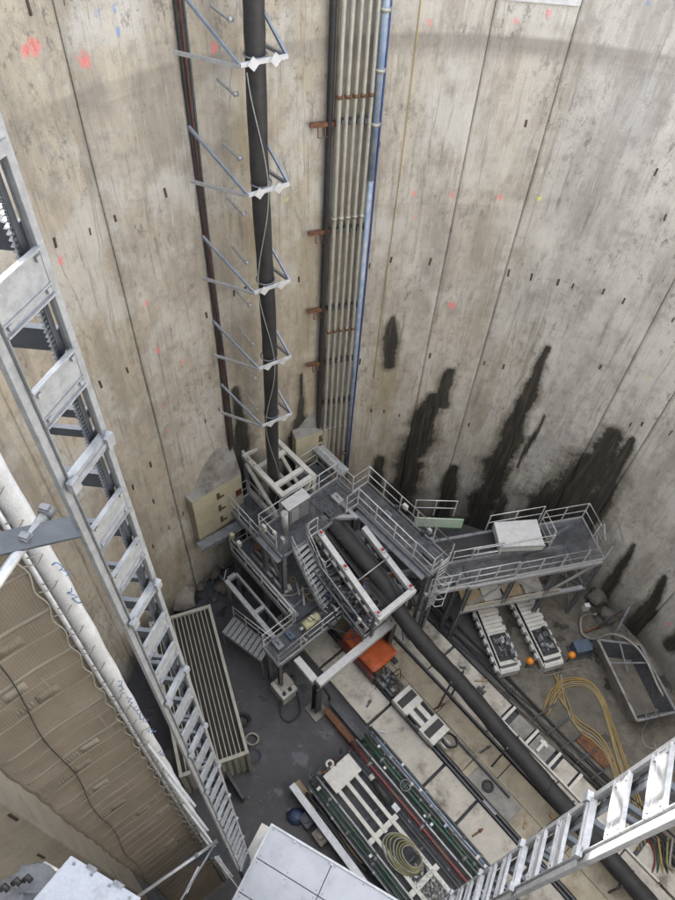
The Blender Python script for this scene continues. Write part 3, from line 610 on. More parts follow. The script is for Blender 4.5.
def strip(t0, t1, z, hgt, name='seam', m='canvas_seam', k=14, slope=0.0):
    vs, fs = [], []
    for i in range(k + 1):
        t = t0 + (t1 - t0) * i / k
        for zz in (-hgt / 2, hgt / 2): vs.append(cpt(t, z + zz + slope * (t - t0), .014))
    for i in range(k): fs.append((2 * i, 2 * i + 2, 2 * i + 3, 2 * i + 1))
    o = MB().add(vs, fs, True).build(name, m, cur); s = o.modifiers.new('thick', 'SOLIDIFY'); s.thickness = .01; s.offset = 0; return o
z = 5.0; i = 0
while z < 27.5:
    big = i % 5 in (0, 2)
    strip(.04, CW - .05, z, .085 if big else .04)
    if not big and random.random() < .85:
        a = random.choice([.25, .8, .55]); strip(a, a + .28, z + .17, .22, 'patch', 'canvas' if random.random() < .5 else 'canvas_seam', 4)
        for kx in range(5): strip(a + .33 + kx * .045, a + .35 + kx * .045, z + .17, .16, 'stitch', 'canvas_seam', 1)
    if i % 3 == 1:
        t0 = [.62, 1.1, .35][i // 3 % 3]; vs = [cpt(t0 + .02 * q, z + .02 + .3 * p_, .016) for p_ in range(3) for q in (0, 1)]
        MB().add(vs, [(0, 1, 3, 2), (2, 3, 5, 4)]).build('upright_seam', 'canvas_seam', cur)
    z += [.55, .42, .74, .48, .36][i % 5] * (1 + .1 * random.random()); i += 1
vs, fs = [], []                                                  # white folded edge
zs2 = np.linspace(.25, 28.7, 260)
for z in zs2:
    b = .006 * math.sin(z * 5)
    for q, o in ((-.15 + b, -.05), (-.10, .04), (-.02, .055), (.09 + b, .0)): vs.append(CP + cd * q + cn * o + ZX * z)
for j in range(len(zs2) - 1):
    for i in range(3): a = j * 4 + i; fs.append((a, a + 1, a + 5, a + 4))
ed = MB().add(vs, fs, True).build('white_edge', 'canvas_edge', cur); s = ed.modifiers.new('thick', 'SOLIDIFY'); s.thickness = .008
for z in (22.9, 22.3, 19.6, 19.0, 18.5, 18.1, 17.5, 16.2):
    pts = [CP + cd * (-.10 + .035 * math.sin(k * 1.9 + z * 3) + .01 * k * math.sin(z)) + cn * .062 + ZX * (z - .05 * k + .05 * math.sin(k * 2.1 + z)) for k in range(9)]
    MB().tube(pts, .006, 4).build('blue_writing', 'ink_blue', cur)
pole = CP + cd * .10 + cn * .05
MB().cyl(pole + ZX * .05, pole + ZX * 28.8, .03, 10).build('pole', 'galv', cur)
lp = MB().tube([cn * .02 + cd * .0, cn * .09 - cd * .07 + ZX * .05, cn * .075 - cd * .15 + ZX * .0, cn * .09 - cd * .07 - ZX * .07, cn * .04 + cd * .02 - ZX * .1, cn * .06 + cd * .06 - ZX * .04], .007, 5).mesh('rope_loop', 'grey_hose')
for z in np.arange(4.5, 27.5, .55): place('rope_loop', lp, cur, pole + ZX * (z + random.uniform(-.03, .03)) - BASE[cur.name])
MB().tube(spline([pole + cn * .06 + cd * (.045 + .05 * (k % 2)) + ZX * (4.5 + k * .33) for k in range(70)], 3), .01, 4).build('lacing_rope', 'grey_hose', cur)
tag(MB().tube([cpt(1.62 - .055 * (zz - 8.5) + .04 * math.sin(zz * 1.7), zz, .05) for zz in np.linspace(3, 22, 60)], .008, 5).build('black_wire', 'rubber'), 'thin black wire hanging across the brown canvas', 'wire')
for zc in (16.9, 14.9, 12.3, 8.9, 6.2):                          # stubs that carry the curtain pole
    tag(MB().beam(pole + ZX * zc - cd * .1, M1L + bkm * .30 + ZX * zc, .035, .035).build('pole_stub', 'white_clean'), {16.9: 'highest of the short white stubs between canvas edge and mast', 14.9: 'second white stub down between canvas edge and mast', 12.3: 'third white stub down between canvas edge and mast', 8.9: 'fourth white stub down between canvas edge and mast', 6.2: 'lowest white stub between canvas edge and mast'}[zc], 'stub', 'stubs of the canvas pole')
# scaffold ledge at the lower left with a white chest and a grey bag
q0, q1, q2 = P(72, 859, 21.5), P(138, 899, 21.5), P(38, 899, 21.5)
e1 = (q1 - q0); e2 = (q2 - q0) * 1.6; q3 = q1 + e2
ch = thing('white_chest', 'weathered white box with a bluish lid at the lower left corner', 'box', (q0.x, q0.y, 21.0))
MB().hexa([x - ZX * .3 for x in (q0, q1, q3, q0 + e2)] + [x for x in (q0, q1, q3, q0 + e2)]).build('body', 'cage_white', ch, .02)
l_ = [x for x in (q0 - e1 * .03 - e2 * .03, q1 + e1 * .03 - e2 * .03, q3 + (e1 + e2) * .03, q0 + e2 * 1.03 - e1 * .03)]
MB().hexa([x + ZX * .003 for x in l_] + [x + ZX * .04 for x in l_]).build('lid', 'cage_white', ch, .01)
for f_ in (.08, .35, .62, .92): p = q0 + e1 * f_ + e2 * .04 + ZX * .04; MB().cyl(p, p + ZX * .012, .016, 6).build('screw', 'steel_grey', ch)
for f_ in (.3, .7): p = q0 + e1 * f_ - e2 * .03; MB().obox(p + ZX * .02, e1.normalized() * .05, e2.normalized() * .02, ZX * .035).build('hinge', 'steel_grey', ch)
sc_ = thing('scaffold_ledge', 'dark scaffold ledge under the white box at lower left', 'scaffold', (q0.x, q0.y, 0))
lo = [x - ZX * .36 for x in (q0 - e1 * .42 + e2 * .25, q1 + e2 * .25, q3, q0 + e2 - e1 * .7)]
MB().hexa([x - ZX * .05 for x in lo] + lo).build('board', 'slab_grey', sc_)
for x in lo: MB().cyl(Vector((x.x, x.y, .02)), x - ZX * .05, .03, 8).build('standard', 'galv', sc_)
b0 = P(24, 893, 21.3); bv, bf = [], []
for i in range(9):
    for j in range(16):
        a, th = math.pi * i / 8, 2 * math.pi * j / 16; rr = 1 + .18 * math.sin(3 * th + i) + .1 * math.sin(7 * th + 2 * i)
        bv.append(b0 + Vector((math.sin(a) * math.cos(th) * .30 * rr, math.sin(a) * math.sin(th) * .24 * rr, math.cos(a) * .11 * rr - .10)))
for i in range(8):
    for j in range(16): bf.append((i * 16 + j, (i + 1) * 16 + j, (i + 1) * 16 + (j + 1) % 16, i * 16 + (j + 1) % 16))
bag = thing('grey_bag', 'crumpled grey bag with black straps beside the white box', 'bag', (b0.x, b0.y, 21.2))
MB().add(bv, bf, True).build('sack', 'grey_cloth', bag)
for x, y in ((4, 890), (16, 884), (27, 881)):
    p = P(x, y, 21.42); MB().tube([p + Vector((-.03, 0, 0)), p + Vector((0, .03, .03)), p + Vector((.04, 0, 0))], .028, 6).build('strap', 'rubber', bag)
# ================================================================== hoist cage roof
cg0 = P(272, 825, 11.0); ca = Vector((math.sin(R_(114)), math.cos(R_(114)), 0)); cb_ = Vector((math.sin(R_(204)), math.cos(R_(204)), 0))
cage = thing('hoist_cage', 'white hoist cage with panelled roof at the bottom edge', 'hoist cage', (cg0.x, cg0.y, 8.4))
nA, nB, pw, pl_ = 2, 4, 1.62, .74
for i in range(nA):
    for j in range(nB):
        o = cg0 + ca * (i * pw + .008) + cb_ * (j * pl_ + .008); x, y = ca * (pw - .016), cb_ * (pl_ - .016)
        MB().hexa([o - ZX * .05, o + x - ZX * .05, o + x + y - ZX * .05, o + y - ZX * .05, o, o + x, o + x + y, o + y]).build('roof_panel', 'cage_white', cage, .006)
o = cg0 - ZX * .06; bodyw, bodyl = nA * pw, nB * pl_
for s0, s1 in ((o, o + ca * bodyw), (o, o + cb_ * bodyl), (o + ca * bodyw, o + ca * bodyw + cb_ * bodyl), (o + cb_ * bodyl, o + ca * bodyw + cb_ * bodyl)):
    MB().hexa([s0 - ZX * 2.5, s1 - ZX * 2.5, s1 - ZX * 2.5 + (ca + cb_) * .03, s0 - ZX * 2.5 + (ca + cb_) * .03, s0 - ZX * .01, s1 - ZX * .01, s1 - ZX * .01 + (ca + cb_) * .03, s0 - ZX * .01 + (ca + cb_) * .03]).build('side_panel', 'cage_white', cage)
MB().hexa([o + x - ZX * 2.5 for x in (ca * 0, ca * bodyw, ca * bodyw + cb_ * bodyl, cb_ * bodyl)] + [o + x - ZX * 2.4 for x in (ca * 0, ca * bodyw, ca * bodyw + cb_ * bodyl, cb_ * bodyl)]).build('floor', 'steel_grey', cage)
g0 = P(262, 823, 9.6); MB().hexa([g0 + x for x in (ca * 0, ca * .5, ca * .5 + cb_ * .9, cb_ * .9)] + [g0 + x + ZX * .03 for x in (ca * 0, ca * .5, ca * .5 + cb_ * .9, cb_ * .9)]).build('loading_flap', 'white_steel', cage)
for i in range(nA):
    for j in range(nB):
        for fx, fy in ((.05, .1), (.95, .1), (.05, .9), (.95, .9), (.5, .1), (.5, .9)):
            p = cg0 + ca * (i + fx) * pw + cb_ * (j + fy) * pl_; MB().cyl(p - ZX * .01, p + ZX * .012, .018, 6).build('roof_screw', 'steel_grey', cage)
MB().beam(cg0 - ca * .02 + ZX * .01, cg0 + ca * (bodyw + .02) + ZX * .01, .05, .05).build('roof_lip', 'galv', cage); MB().beam(cg0 - cb_ * .02 - ca * .005, cg0 + cb_ * bodyl - ca * .005, .05, .045).build('roof_lip', 'galv', cage)
for t in (0.2, .5): p = cg0 + ca * (bodyw * t) + cb_ * .06; MB().cyl(p, p + ZX * .05, .035, 8).build('roof_bolt', 'galv', cage)
# ================================================================== container with ribbed roof
k0, k1 = P(209, 606, 2.6), P(247, 752, 2.6); kl = (k1 - k0).normalized(); kw = Vector((kl.y, -kl.x, 0))
if kw.x > 0: kw = -kw
KL, KW = (k1 - k0).length, 2.44
con = thing('ribbed_container', 'cream steel container with an open ribbed roof behind the left mast', 'container', (k0.x, k0.y, 0))
for a, b in ((k0, k1), (k0 + kw * KW, k1 + kw * KW)): MB().beam(a - ZX * .07, b - ZX * .07, .12, .14).build('top_rail', 'container', con, .01)
for a in (k0, k1): MB().beam(a - ZX * .07 + kw * .07, a - ZX * .07 + kw * (KW - .07), .14, .15).build('header', 'container', con, .01)
for i in range(13):
    p = k0 + kw * (.22 + i * .167); MB().beam(p - ZX * .05 + kl * .08, p - ZX * .05 + kl * (KL - .08), .034, .06).build('roof_rib', 'container', con)
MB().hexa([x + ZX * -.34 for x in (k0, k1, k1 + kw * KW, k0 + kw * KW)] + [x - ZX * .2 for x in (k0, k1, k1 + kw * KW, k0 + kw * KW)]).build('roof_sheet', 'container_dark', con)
def corrug(a, b, z0, z1, nrm, nn):
    vs, fs = [], []
    for i in range(nn * 4 + 1):
        o = [0, 0, .04, .04][i % 4]; p = a.lerp(b, i / (nn * 4)); vs += [Vector((p.x, p.y, z0)) - nrm * o, Vector((p.x, p.y, z1)) - nrm * o]
    for i in range(nn * 4): fs.append((2 * i, 2 * i + 2, 2 * i + 3, 2 * i + 1))
    return MB().add(vs, fs)
corrug(k1, k1 + kw * KW, .12, 2.46, kl, 10).build('end_wall', 'container', con); corrug(k0, k0 + kw * KW, .12, 2.46, -kl, 10).build('end_wall', 'container', con)
corrug(k0, k1, .12, 2.46, -kw, 24).build('side_wall', 'container', con); corrug(k0 + kw * KW, k1 + kw * KW, .12, 2.46, kw, 24).build('side_wall', 'container', con)
for p in (k0, k1, k0 + kw * KW, k1 + kw * KW):
    MB().beam(Vector((p.x, p.y, .02)), Vector((p.x, p.y, 2.62)), .13, .13, kl).build('corner_post', 'container', con, .01)
pl = P(235, 783, 1.2); tag(MB().hexa([P(224, 772, .02), P(243, 803, .02), P(245, 800, .02), P(227, 770, .02), P(224, 770, 1.1), P(242, 799, 1.1), P(244, 797, 1.1), P(227, 768, 1.1)]).build('leaning_plate', 'steel_dark'), 'dark steel plate standing at the near end of the container', 'plate')
# ================================================================== launch track of slabs
trk = thing('slab_track', None, None, W(0, 10, 0), kind='structure')
def slab(u0, u1, v0, v1, h, m, t=.28):
    j = lambda: random.uniform(-.012, .012)
    MB().hexa([W(u0 + j(), v0 + j(), h - t), W(u1 + j(), v0 + j(), h - t), W(u1 + j(), v1 + j(), h - t), W(u0 + j(), v1 + j(), h - t), W(u0 + j(), v0 + j(), h + j()), W(u1 + j(), v0 + j(), h + j()), W(u1 + j(), v1 + j(), h + j()), W(u0 + j(), v1 + j(), h + j())]).build('slab', m, trk, .015)
ua = [-11.2, -8.1, -5.0, -1.88, -.14, 2.6, 5.3, 8.0]
for a, b in zip(ua, ua[1:]): slab(a + .06, b - .06, 7.70, 9.02, .30, 'slab')
ub = [-11.2, -7.9, -4.6, -1.25, 2.1, 5.4, 8]
for a, b in zip(ub, ub[1:]):
    slab(a + .008, b - .008, 9.36, 10.22, .28, 'ply'); slab(a + 1.1, min(b + 1.08, 8.2), 10.235, 11.1, .28, 'ply')
uc = [-11, -8.2, -5.05, -1.62, 1.5, 4.6, 8]
for a, b in zip(uc, uc[1:]):
    slab(a + .03, b - .03, 11.27, 12.03, .30, 'slab')
for a, b, m in ((-9, -5.05, 'slab'), (-5.0, -1.62, 'slab'), (-1.25, -.35, 'slab_grey'), (-.2, .75, 'slab_grey'), (1.05, 1.85, 'slab'), (1.9, 4.9, 'slab'), (5, 8, 'slab')): slab(a + .04, b - .04, 12.14, 12.93, .27, m)
tag(MB().ubox(-11.2, 8, 7.6, 13.0, .004, .02).build('track_bed', 'steel_dark', trk))
for v, wd, l in ((9.09, .07, 'left dark guide rail between the pale slabs and the boards'), (9.25, .07, 'second dark guide rail right beside the pale slabs'), (11.185, .09, 'dark guide rail under the black conveyor tube')):
    tag(MB().ibeam(W(-11.2, v, .27), W(8, v, .27), wd, .26).build('guide_rail', 'steel_dark'), l, 'rail', 'guide rails of the launch track')
kr = thing('kerb_frame', 'pale steel kerb frame with cross ties right of the black tube', 'frame', W(1, 12.1, 0))
MB().beam(W(-1.65, 12.085, .36), W(6, 12.085, .36), .07, .14).build('long_rail', 'white_steel', kr)
for u in (-1.5, -.27, .9, 1.95): MB().beam(W(u, 12.13, .33), W(u, 12.95, .33), .12, .10).build('cross_tie', 'white_steel', kr)
mt_ = thing('rubber_mat', 'dark grey mat with a round black opening on the boards', 'mat', W(0, 9.7, .3))
MB().ubox(-.95, 1.15, 9.34, 10.12, .30, .335).build('sheet', 'slab_grey', mt_, .01)
ring = [W(-.22, 9.72, .36) + Vector((math.cos(t), math.sin(t), 0)) * .2 for t in np.linspace(0, 2 * math.pi, 24)]; MB().tube(ring, .045, 6, False).build('rim', 'rubber', mt_); MB().tube([W(-.22, 9.72, .337), W(-.22, 9.72, .345)], .2, 20).build('hole_cover', 'rubber', mt_)
tag(MB().ubox(-3.1, -2.75, 12.3, 12.42, .31, .45).ubox(-2.98, -2.9, 12.15, 12.62, .31, .39).ubox(-2.8, -2.72, 12.2, 12.5, .31, .36).build('hand_tool', 'steel_dark'), 'small dark clamp tool lying on the pale slab', 'tool')
for u, v, l in ((.15, 12.55, 'pale bracket lying inside the kerb frame'), ):
    tag(MB().ubox(u, u + .12, v - .3, v + .28, .29, .38).ubox(u - .1, u + .25, v + .1, v + .24, .29, .36).build('steel_bracket', 'white_steel'), l, 'bracket')
for u in (-3.4, 0.3): tag(MB().ubox(u - .3, u + .35, 9.10, 9.2, .42, .5).build('rail_clamp', 'steel_grey'), 'small clamp on the guide rail ' + ('near the white carriage' if u < 0 else 'beside the grey mat'), 'clamp')
tag(MB().ubox(2.0, 2.5, 10.75, 10.9, .3, .4).build('wood_block', 'wood'), 'small timber wedge beside the black tube on the boards', 'timber')
# ------------------------------------------------------------------ orange bucket carriage on the track
ob = thing('orange_bucket', 'orange red bucket standing on the track below the steel tower', 'bucket', W(-7, 9.7, .3))
def lofted(rings):
    m = MB(); k = len(rings[0]); vs = [p for r in rings for p in r]; fs = []
    for i in range(len(rings) - 1):
        for j in range(k): fs.append((i * k + j, i * k + (j + 1) % k, (i + 1) * k + (j + 1) % k, (i + 1) * k + j))
    fs.append(tuple(range(k))[::-1]); fs.append(tuple((len(rings) - 1) * k + j for j in range(k))); return m.add(vs, fs)
def rrect(u0, u1, v0, v1, h, r=.15):
    out = []
    for cu, cv, a0 in ((u1 - r, v1 - r, 0), (u0 + r, v1 - r, 90), (u0 + r, v0 + r, 180), (u1 - r, v0 + r, 270)):
        for t in (0, 30, 60, 90): a = R_(a0 + t); out.append(W(cu + r * math.cos(a), cv + r * math.sin(a), h))
    return out
lofted([rrect(-8.3, -6.35, 9.15, 10.45, .45), rrect(-8.35, -6.25, 9.05, 10.5, 1.0), rrect(-8.3, -6.2, 9.05, 10.45, 1.25), rrect(-7.6, -6.3, 9.25, 10.3, 1.36, .2)]).build('hood', 'orange', ob, .03)
MB().ubox(-8.4, -6.1, 8.95, 9.06, .42, .95).build('side_plate', 'red_paint', ob, .02); MB().ubox(-8.4, -6.1, 9.0, 9.2, .3, .46).ubox(-8.4, -6.1, 10.3, 10.5, .3, .46).build('runner', 'steel_dark', ob)
MB().tube([W(-6.4, 9.12, 1.0), W(-6.05, 9.12, 1.12), W(-6.0, 9.4, 1.15)], .025, 6).build('handle', 'steel_dark', ob)
hy = thing('hydraulic_unit', 'dark hydraulic cylinders and hoses behind the orange bucket', 'hydraulics', W(-5.7, 9.5, .3))
for v in (9.15, 9.45, 9.75): MB().cyl(W(-6.15, v, .75), W(-5.1, v, .72), .075, 10).build('cylinder', 'steel_dark', hy); MB().cyl(W(-6.1, v, .75), W(-5.6, v, .745), .11, 12).build('cylinder_sleeve', 'steel_grey', hy)
for i in range(9):
    a = W(-6.1 + random.random() * .9, 9.0 + random.random() * .95, .55 + random.random() * .4)
    MB().tube(spline([a, a + Vector((random.uniform(-.3, .3), random.uniform(-.3, .3), .25)), a + Vector((random.uniform(-.4, .4), random.uniform(-.4, .4), .02))], 5), .022, 5).build('hose', 'rubber', hy)
for i in range(8): a = W(-6.0 + .8 * random.random(), 9.0 + .9 * random.random(), .5 + .3 * random.random()); MB().obox(a, UX * .09, VX * .07, ZX * .07).build('valve_block', random.choice(['steel_dark', 'steel_grey']), hy)
wc = thing('white_carriage', 'white slotted carriage with black pads on the guide rail', 'carriage', W(-3.8, 9.5, .3))
for u0, u1 in ((-5.0, -4.15), (-3.45, -2.62)):
    MB().hexa([W(u0, 8.98, .55), W(u1, 8.98, .55), W(u1, 10.0, .55), W(u0, 10.0, .55), W(u0, 9.0, .86), W(u1, 9.0, .86), W(u1, 9.98, .86), W(u0, 9.98, .86)]).build('end_plate', 'white_steel', wc, .03)
    MB().ubox(u0 + .22, u0 + .55, 9.06, 9.92, .87, .91).build('rubber_pad', 'rubber', wc, .01)
for v in (9.28, 9.68): MB().ubox(-4.2, -3.4, v - .11, v + .11, .58, .82).build('link_bar', 'white_steel', wc, .02)
MB().ubox(-4.15, -3.45, 9.42, 9.54, .5, .62).build('slot_floor', 'steel_dark', wc)
for v in (9.0, 9.96): MB().ubox(-4.9, -2.7, v - .05, v + .05, .42, .56).build('runner', 'steel_dark', wc); MB().cyl(W(-4.15, v, .7), W(-3.4, v, .7), .045, 8).build('rod', 'steel_dark', wc)
for v in (9.35, 9.6): MB().cyl(W(-2.62, v, .7), W(-2.2, v, .7), .06, 10).build('rod', 'galv', wc)
tag(MB().tube(spline([W(-2.35 + .3 * math.cos(t) * (1 + .1 * math.sin(3 * t)), 9.75 + .26 * math.sin(t), .48 + .045 * t / 3) for t in np.linspace(0, 14, 40)], 2), .035, 6).build('cable_coil', 'rubber'), 'black cable coil at the end of the white carriage', 'cable coil')
tag(MB().beam(W(-2.2, 10.05, .42), W(.6, 10.05, .42), .08, .16).build('drag_bar', 'steel_dark'), 'long dark bar trailing from the white carriage', 'bar')
# ------------------------------------------------------------------ black conveyor tube
ct = thing('conveyor_tube', 'long black conveyor tube slanting down over the slab track', 'conveyor', W(-2, 10.9, .3))
path = [W(-10.9, 10.35, 6.15), W(-9.0, 10.38, 5.75), P(384, 585, 5.0), P(402, 616, 4.2), P(430, 651, 3.4), P(466, 690, 2.75), P(512, 745, 2.2), P(560, 801, 1.8), P(620, 870, 1.45), P(668, 925, 1.3)]
MB().tube(spline(path, 8), .335, 20, rad=[.335 + .012 * math.sin(i * 1.7) for i in range(73)]).build('tube', 'belt', ct)
for i, u in enumerate((-3.6, -.6, 2.2, 5.0)):
    h = 3.1 - i * .55; v = 10.92
    MB().beam(W(u, v - .5, .3), W(u, v - .38, h), .07, .07).beam(W(u, v + .36, .3), W(u, v + .3, h), .07, .07).beam(W(u, v - .42, h - .45), W(u, v + .35, h - .45), .07, .07).build('trestle', 'steel_dark', ct)
_pp = spline(path, 8)
for i in (30, 38, 46, 54, 62): MB().tube([_pp[i], _pp[i] + (_pp[i + 1] - _pp[i]).normalized() * .05], .352, 18).build('band', 'rubber', ct)
# ------------------------------------------------------------------ white pipe frame with green and red lines
pf = thing('utility_rack', 'white ladder frame carrying green and dark red pipes at the lower centre', 'utility rack', W(-1, 6, 0))
MB().ubox(-4.55, -3.75, 4.85, 6.15, 1.0, 1.18).build('header_plate', 'white_steel', pf, .02)
for v, u1 in ((5.0, 5.2), (5.42, -1.6), (5.85, 5.2)): MB().beam(W(-3.77, v, 1.1), W(u1, v, 1.1), .15, .16).build('long_beam', 'white_steel', pf, .01)
for u in (-1.75, .35, 2.3, 4.4): MB().beam(W(u, 4.7 if u < 1 else 4.92, 1.085), W(u, 6.1, 1.085), .2, .13).build('cross_beam', 'white_steel', pf, .01)
for u in (-4.2, -1.75, .35, 2.3, 4.4):
    for v in (5.0, 5.85): MB().beam(W(u, v, .02), W(u, v, 1.0), .12, .12, UX).build('leg', 'white_steel', pf)
ey = [W(-4.72, 5.35, 1.12) + (UX * math.cos(t) + VX * math.sin(t)) * .13 for t in np.linspace(0, 2 * math.pi, 16)]; MB().tube(ey, .05, 7, False).build('lifting_eye', 'white_steel', pf)
PIPES = [(6.48, .085, 'red_paint', 1.3), (6.72, .045, 'galv', 1.2), (6.95, .08, 'green_paint', 1.28), (7.12, .05, 'green_paint', 1.18), (7.28, .05, 'steel_grey', 1.22), (7.40, .045, 'blue_pale', 1.15), (7.52, .05, 'steel_dark', 1.1), (4.52, .06, 'green_paint', 1.2), (4.36, .05, 'green_paint', 1.1), (4.22, .04, 'steel_grey', 1.0), (4.66, .04, 'galv', 1.25), (6.3, .035, 'steel_dark', 1.15)]
for v, r, m, h in PIPES:
    o = random.uniform(-.25, .15); MB().tube([W(-4.6 + o + k * 1.2, v + .012 * math.sin(k * 2.1 + v * 9), h) for k in range(9)], r, 10).build('pipe', m, pf)
    for k in range(3): u = -4 + k * 2.3 + random.random(); MB().cyl(W(u, v, h), W(u + .1, v, h), r * 1.45, 10).build('pipe_coupling', 'steel_grey' if m != 'steel_grey' else 'galv', pf)
for k in range(26):
    u = -4.3 + k * .36; v = random.choice([7.2, 7.34, 7.45, 4.44, 4.3, 6.85]); MB().obox(W(u, v, 1.27), UX * .05, VX * random.uniform(.05, .09), ZX * .05).build('pipe_clip', random.choice(['galv', 'blue_pale', 'steel_dark', 'white_steel']), pf)
for v in (6.2, 7.5, 4.3): MB().beam(W(-4.6, v, .95), W(5, v, .95), .06, .12).build('side_rail', 'steel_dark', pf)
for u in (-4.4, -2.4, -.4, 1.6, 3.6):
    MB().beam(W(u, 4.2, .88), W(u, 7.55, .88), .08, .1).build('bearer', 'steel_dark', pf)
    for v in (4.3, 7.45): MB().beam(W(u, v, .02), W(u, v, .84), .08, .08, UX).build('leg', 'steel_dark', pf)
MB().ubox(-4.5, 5, 4.3, 7.5, .5, .54).build('tray', 'steel_dark', pf)
for i in range(16):
    c = W(-4.75 + .5 * random.random(), 4.2 + 3.2 * (i / 15), 1.0 + .3 * random.random())
    MB().cyl(c, c + Vector((random.uniform(-1, 1), random.uniform(-1, 1), random.uniform(-.2, .8))).normalized() * .2, .05, 8).build('end_fitting', random.choice(['steel_dark', 'rubber', 'green_paint', 'red_paint', 'steel_grey', 'rust']), pf)
MB().cyl(W(-3.2, 6.22, 1.25), W(-2.2, 6.16, 1.2), .14, 12).build('black_drum', 'rubber', pf); MB().cyl(W(-3.4, 6.24, 1.25), W(-3.2, 6.22, 1.25), .11, 12).build('drum_cap', 'white_steel', pf); MB().obox(W(-1.95, 6.2, 1.25), UX * .15, VX * .1, ZX * .1).build('gearbox', 'galv', pf)
hw = [W(-2.25, 6.98, 1.45) + (UX * math.cos(t) + VX * math.sin(t)) * .2 for t in np.linspace(0, 2 * math.pi, 20)]; hwm = MB().tube(hw, .025, 6, False)
for t in range(4): hwm.cyl(W(-2.25, 6.98, 1.45), W(-2.25, 6.98, 1.45) + (UX * math.cos(t * 1.57) + VX * math.sin(t * 1.57)) * .2, .015, 5)
hwm.build('hand_wheel', 'steel_grey', pf)
hc = thing('hose_coil', 'coil of olive hose lying on the white ladder frame', 'hose', W(-.75, 5.35, 1.2))
for i in range(7):                                       # its turns
    c = W(-.75 + .05 * i, 5.35 + .03 * i, 1.24 + .035 * i); r0 = .62 - .05 * i
    MB().tube([c + UX * r0 * 1.25 * math.cos(t) * (1 + .06 * math.sin(2 * t + i)) + VX * r0 * .85 * math.sin(t) + ZX * .03 * math.sin(3 * t + i) for t in np.linspace(0, 2 * math.pi, 30)], .028, 5, False).build('turn', 'olive_hose' if i % 3 else 'grey_hose', hc)
net = thing('plastic_sheet', 'crumpled clear plastic sheet lying over the white pipe frame', 'plastic sheet', W(.6, 5.5, 1.2))
nv, nf_ = [], []
for i in range(18):
    for j in range(12): nv.append(W(-.2 + 1.9 * i / 17 + .08 * math.sin(j * 1.7), 4.98 + .9 * j / 11 + .06 * math.sin(i * 1.3), 1.2 + .07 * math.sin(i * 2.3 + j) * math.cos(j * 1.9) + .05 * random.random()))
for i in range(17):
    for j in range(11): nf_.append((i * 12 + j, (i + 1) * 12 + j, (i + 1) * 12 + j + 1, i * 12 + j + 1))
MB().add(nv, nf_, True).build('sheet', 'clear_plastic', net)
# beams and debris left of the frame
lb = thing('long_channel', 'pale long steel channel lying left of the white pipe frame', 'beam', W(-3.3, 3.8, 0))
MB().channel(W(-5.15, 3.82, .8), W(.5, 3.78, .8), .26, .22).build('web', 'galv', lb); MB().beam(W(-5.1, 3.82, .42), W(.4, 3.8, .42), .16, .5).build('packing', 'steel_dark', lb)
for k, (v0, u0) in enumerate(((4.08, -4.6), (4.0, -3.9))):
    tag(MB().tube(spline([W(u0, v0, .6), W(u0 + 1.2, v0 + .05, .66), W(u0 + 2.4, v0 - .05, .6), W(u0 + 3.4, v0 + .02, .5)], 6), .07, 8).build('black_hose', 'rubber'), ('longer' if k == 0 else 'shorter') + ' black hose beside the pale long channel', 'hose')
tag(MB().ubox(-5.2, -1.5, 4.0, 4.22, .05, .35).build('sleeper', 'wood'), 'rusty brown timber sleeper beside the pale long channel', 'timber')
bt = thing('blue_bag', 'crumpled dark blue bag on the floor beside the pale channel', 'bag', W(-4.28, 3.36, 0))
bv, bf = [], []
for i in range(8):
    for j in range(14):
        a, th = math.pi * i / 7 * .5, 2 * math.pi * j / 14; rr = .34 * (1 + .2 * math.sin(3 * th + i * 2) + .1 * random.random()); bv.append(W(-4.28, 3.36, .03) + Vector((math.sin(a) * math.cos(th) * rr, math.sin(a) * math.sin(th) * rr * .8, math.cos(a) * .34)))
for i in range(7):
    for j in range(14): bf.append((i * 14 + j, (i + 1) * 14 + j, (i + 1) * 14 + (j + 1) % 14, i * 14 + (j + 1) % 14))
MB().add(bv, bf, True).build('sack', 'tarp_blue', bt)
for i, (x, y, s_, m, l) in enumerate(((306, 822, .28, 'steel_dark', 'dark machine part next to the blue bag'), (320, 838, .3, 'boulder', 'tan sack by the pale long channel'), (313, 815, .18, 'steel_grey', 'small grey box next to the blue bag'))):
    p = P(x, y, .02); t = thing('floor_clutter', l, 'clutter', p)
    MB().obox(p + ZX * s_ * .6, UX * s_, VX * s_ * .7, ZX * s_ * .6).build('body', m, t, .05); MB().cyl(p + ZX * s_ * 1.2, p + ZX * s_ * 1.6, s_ * .4, 10).build('cap', m, t)
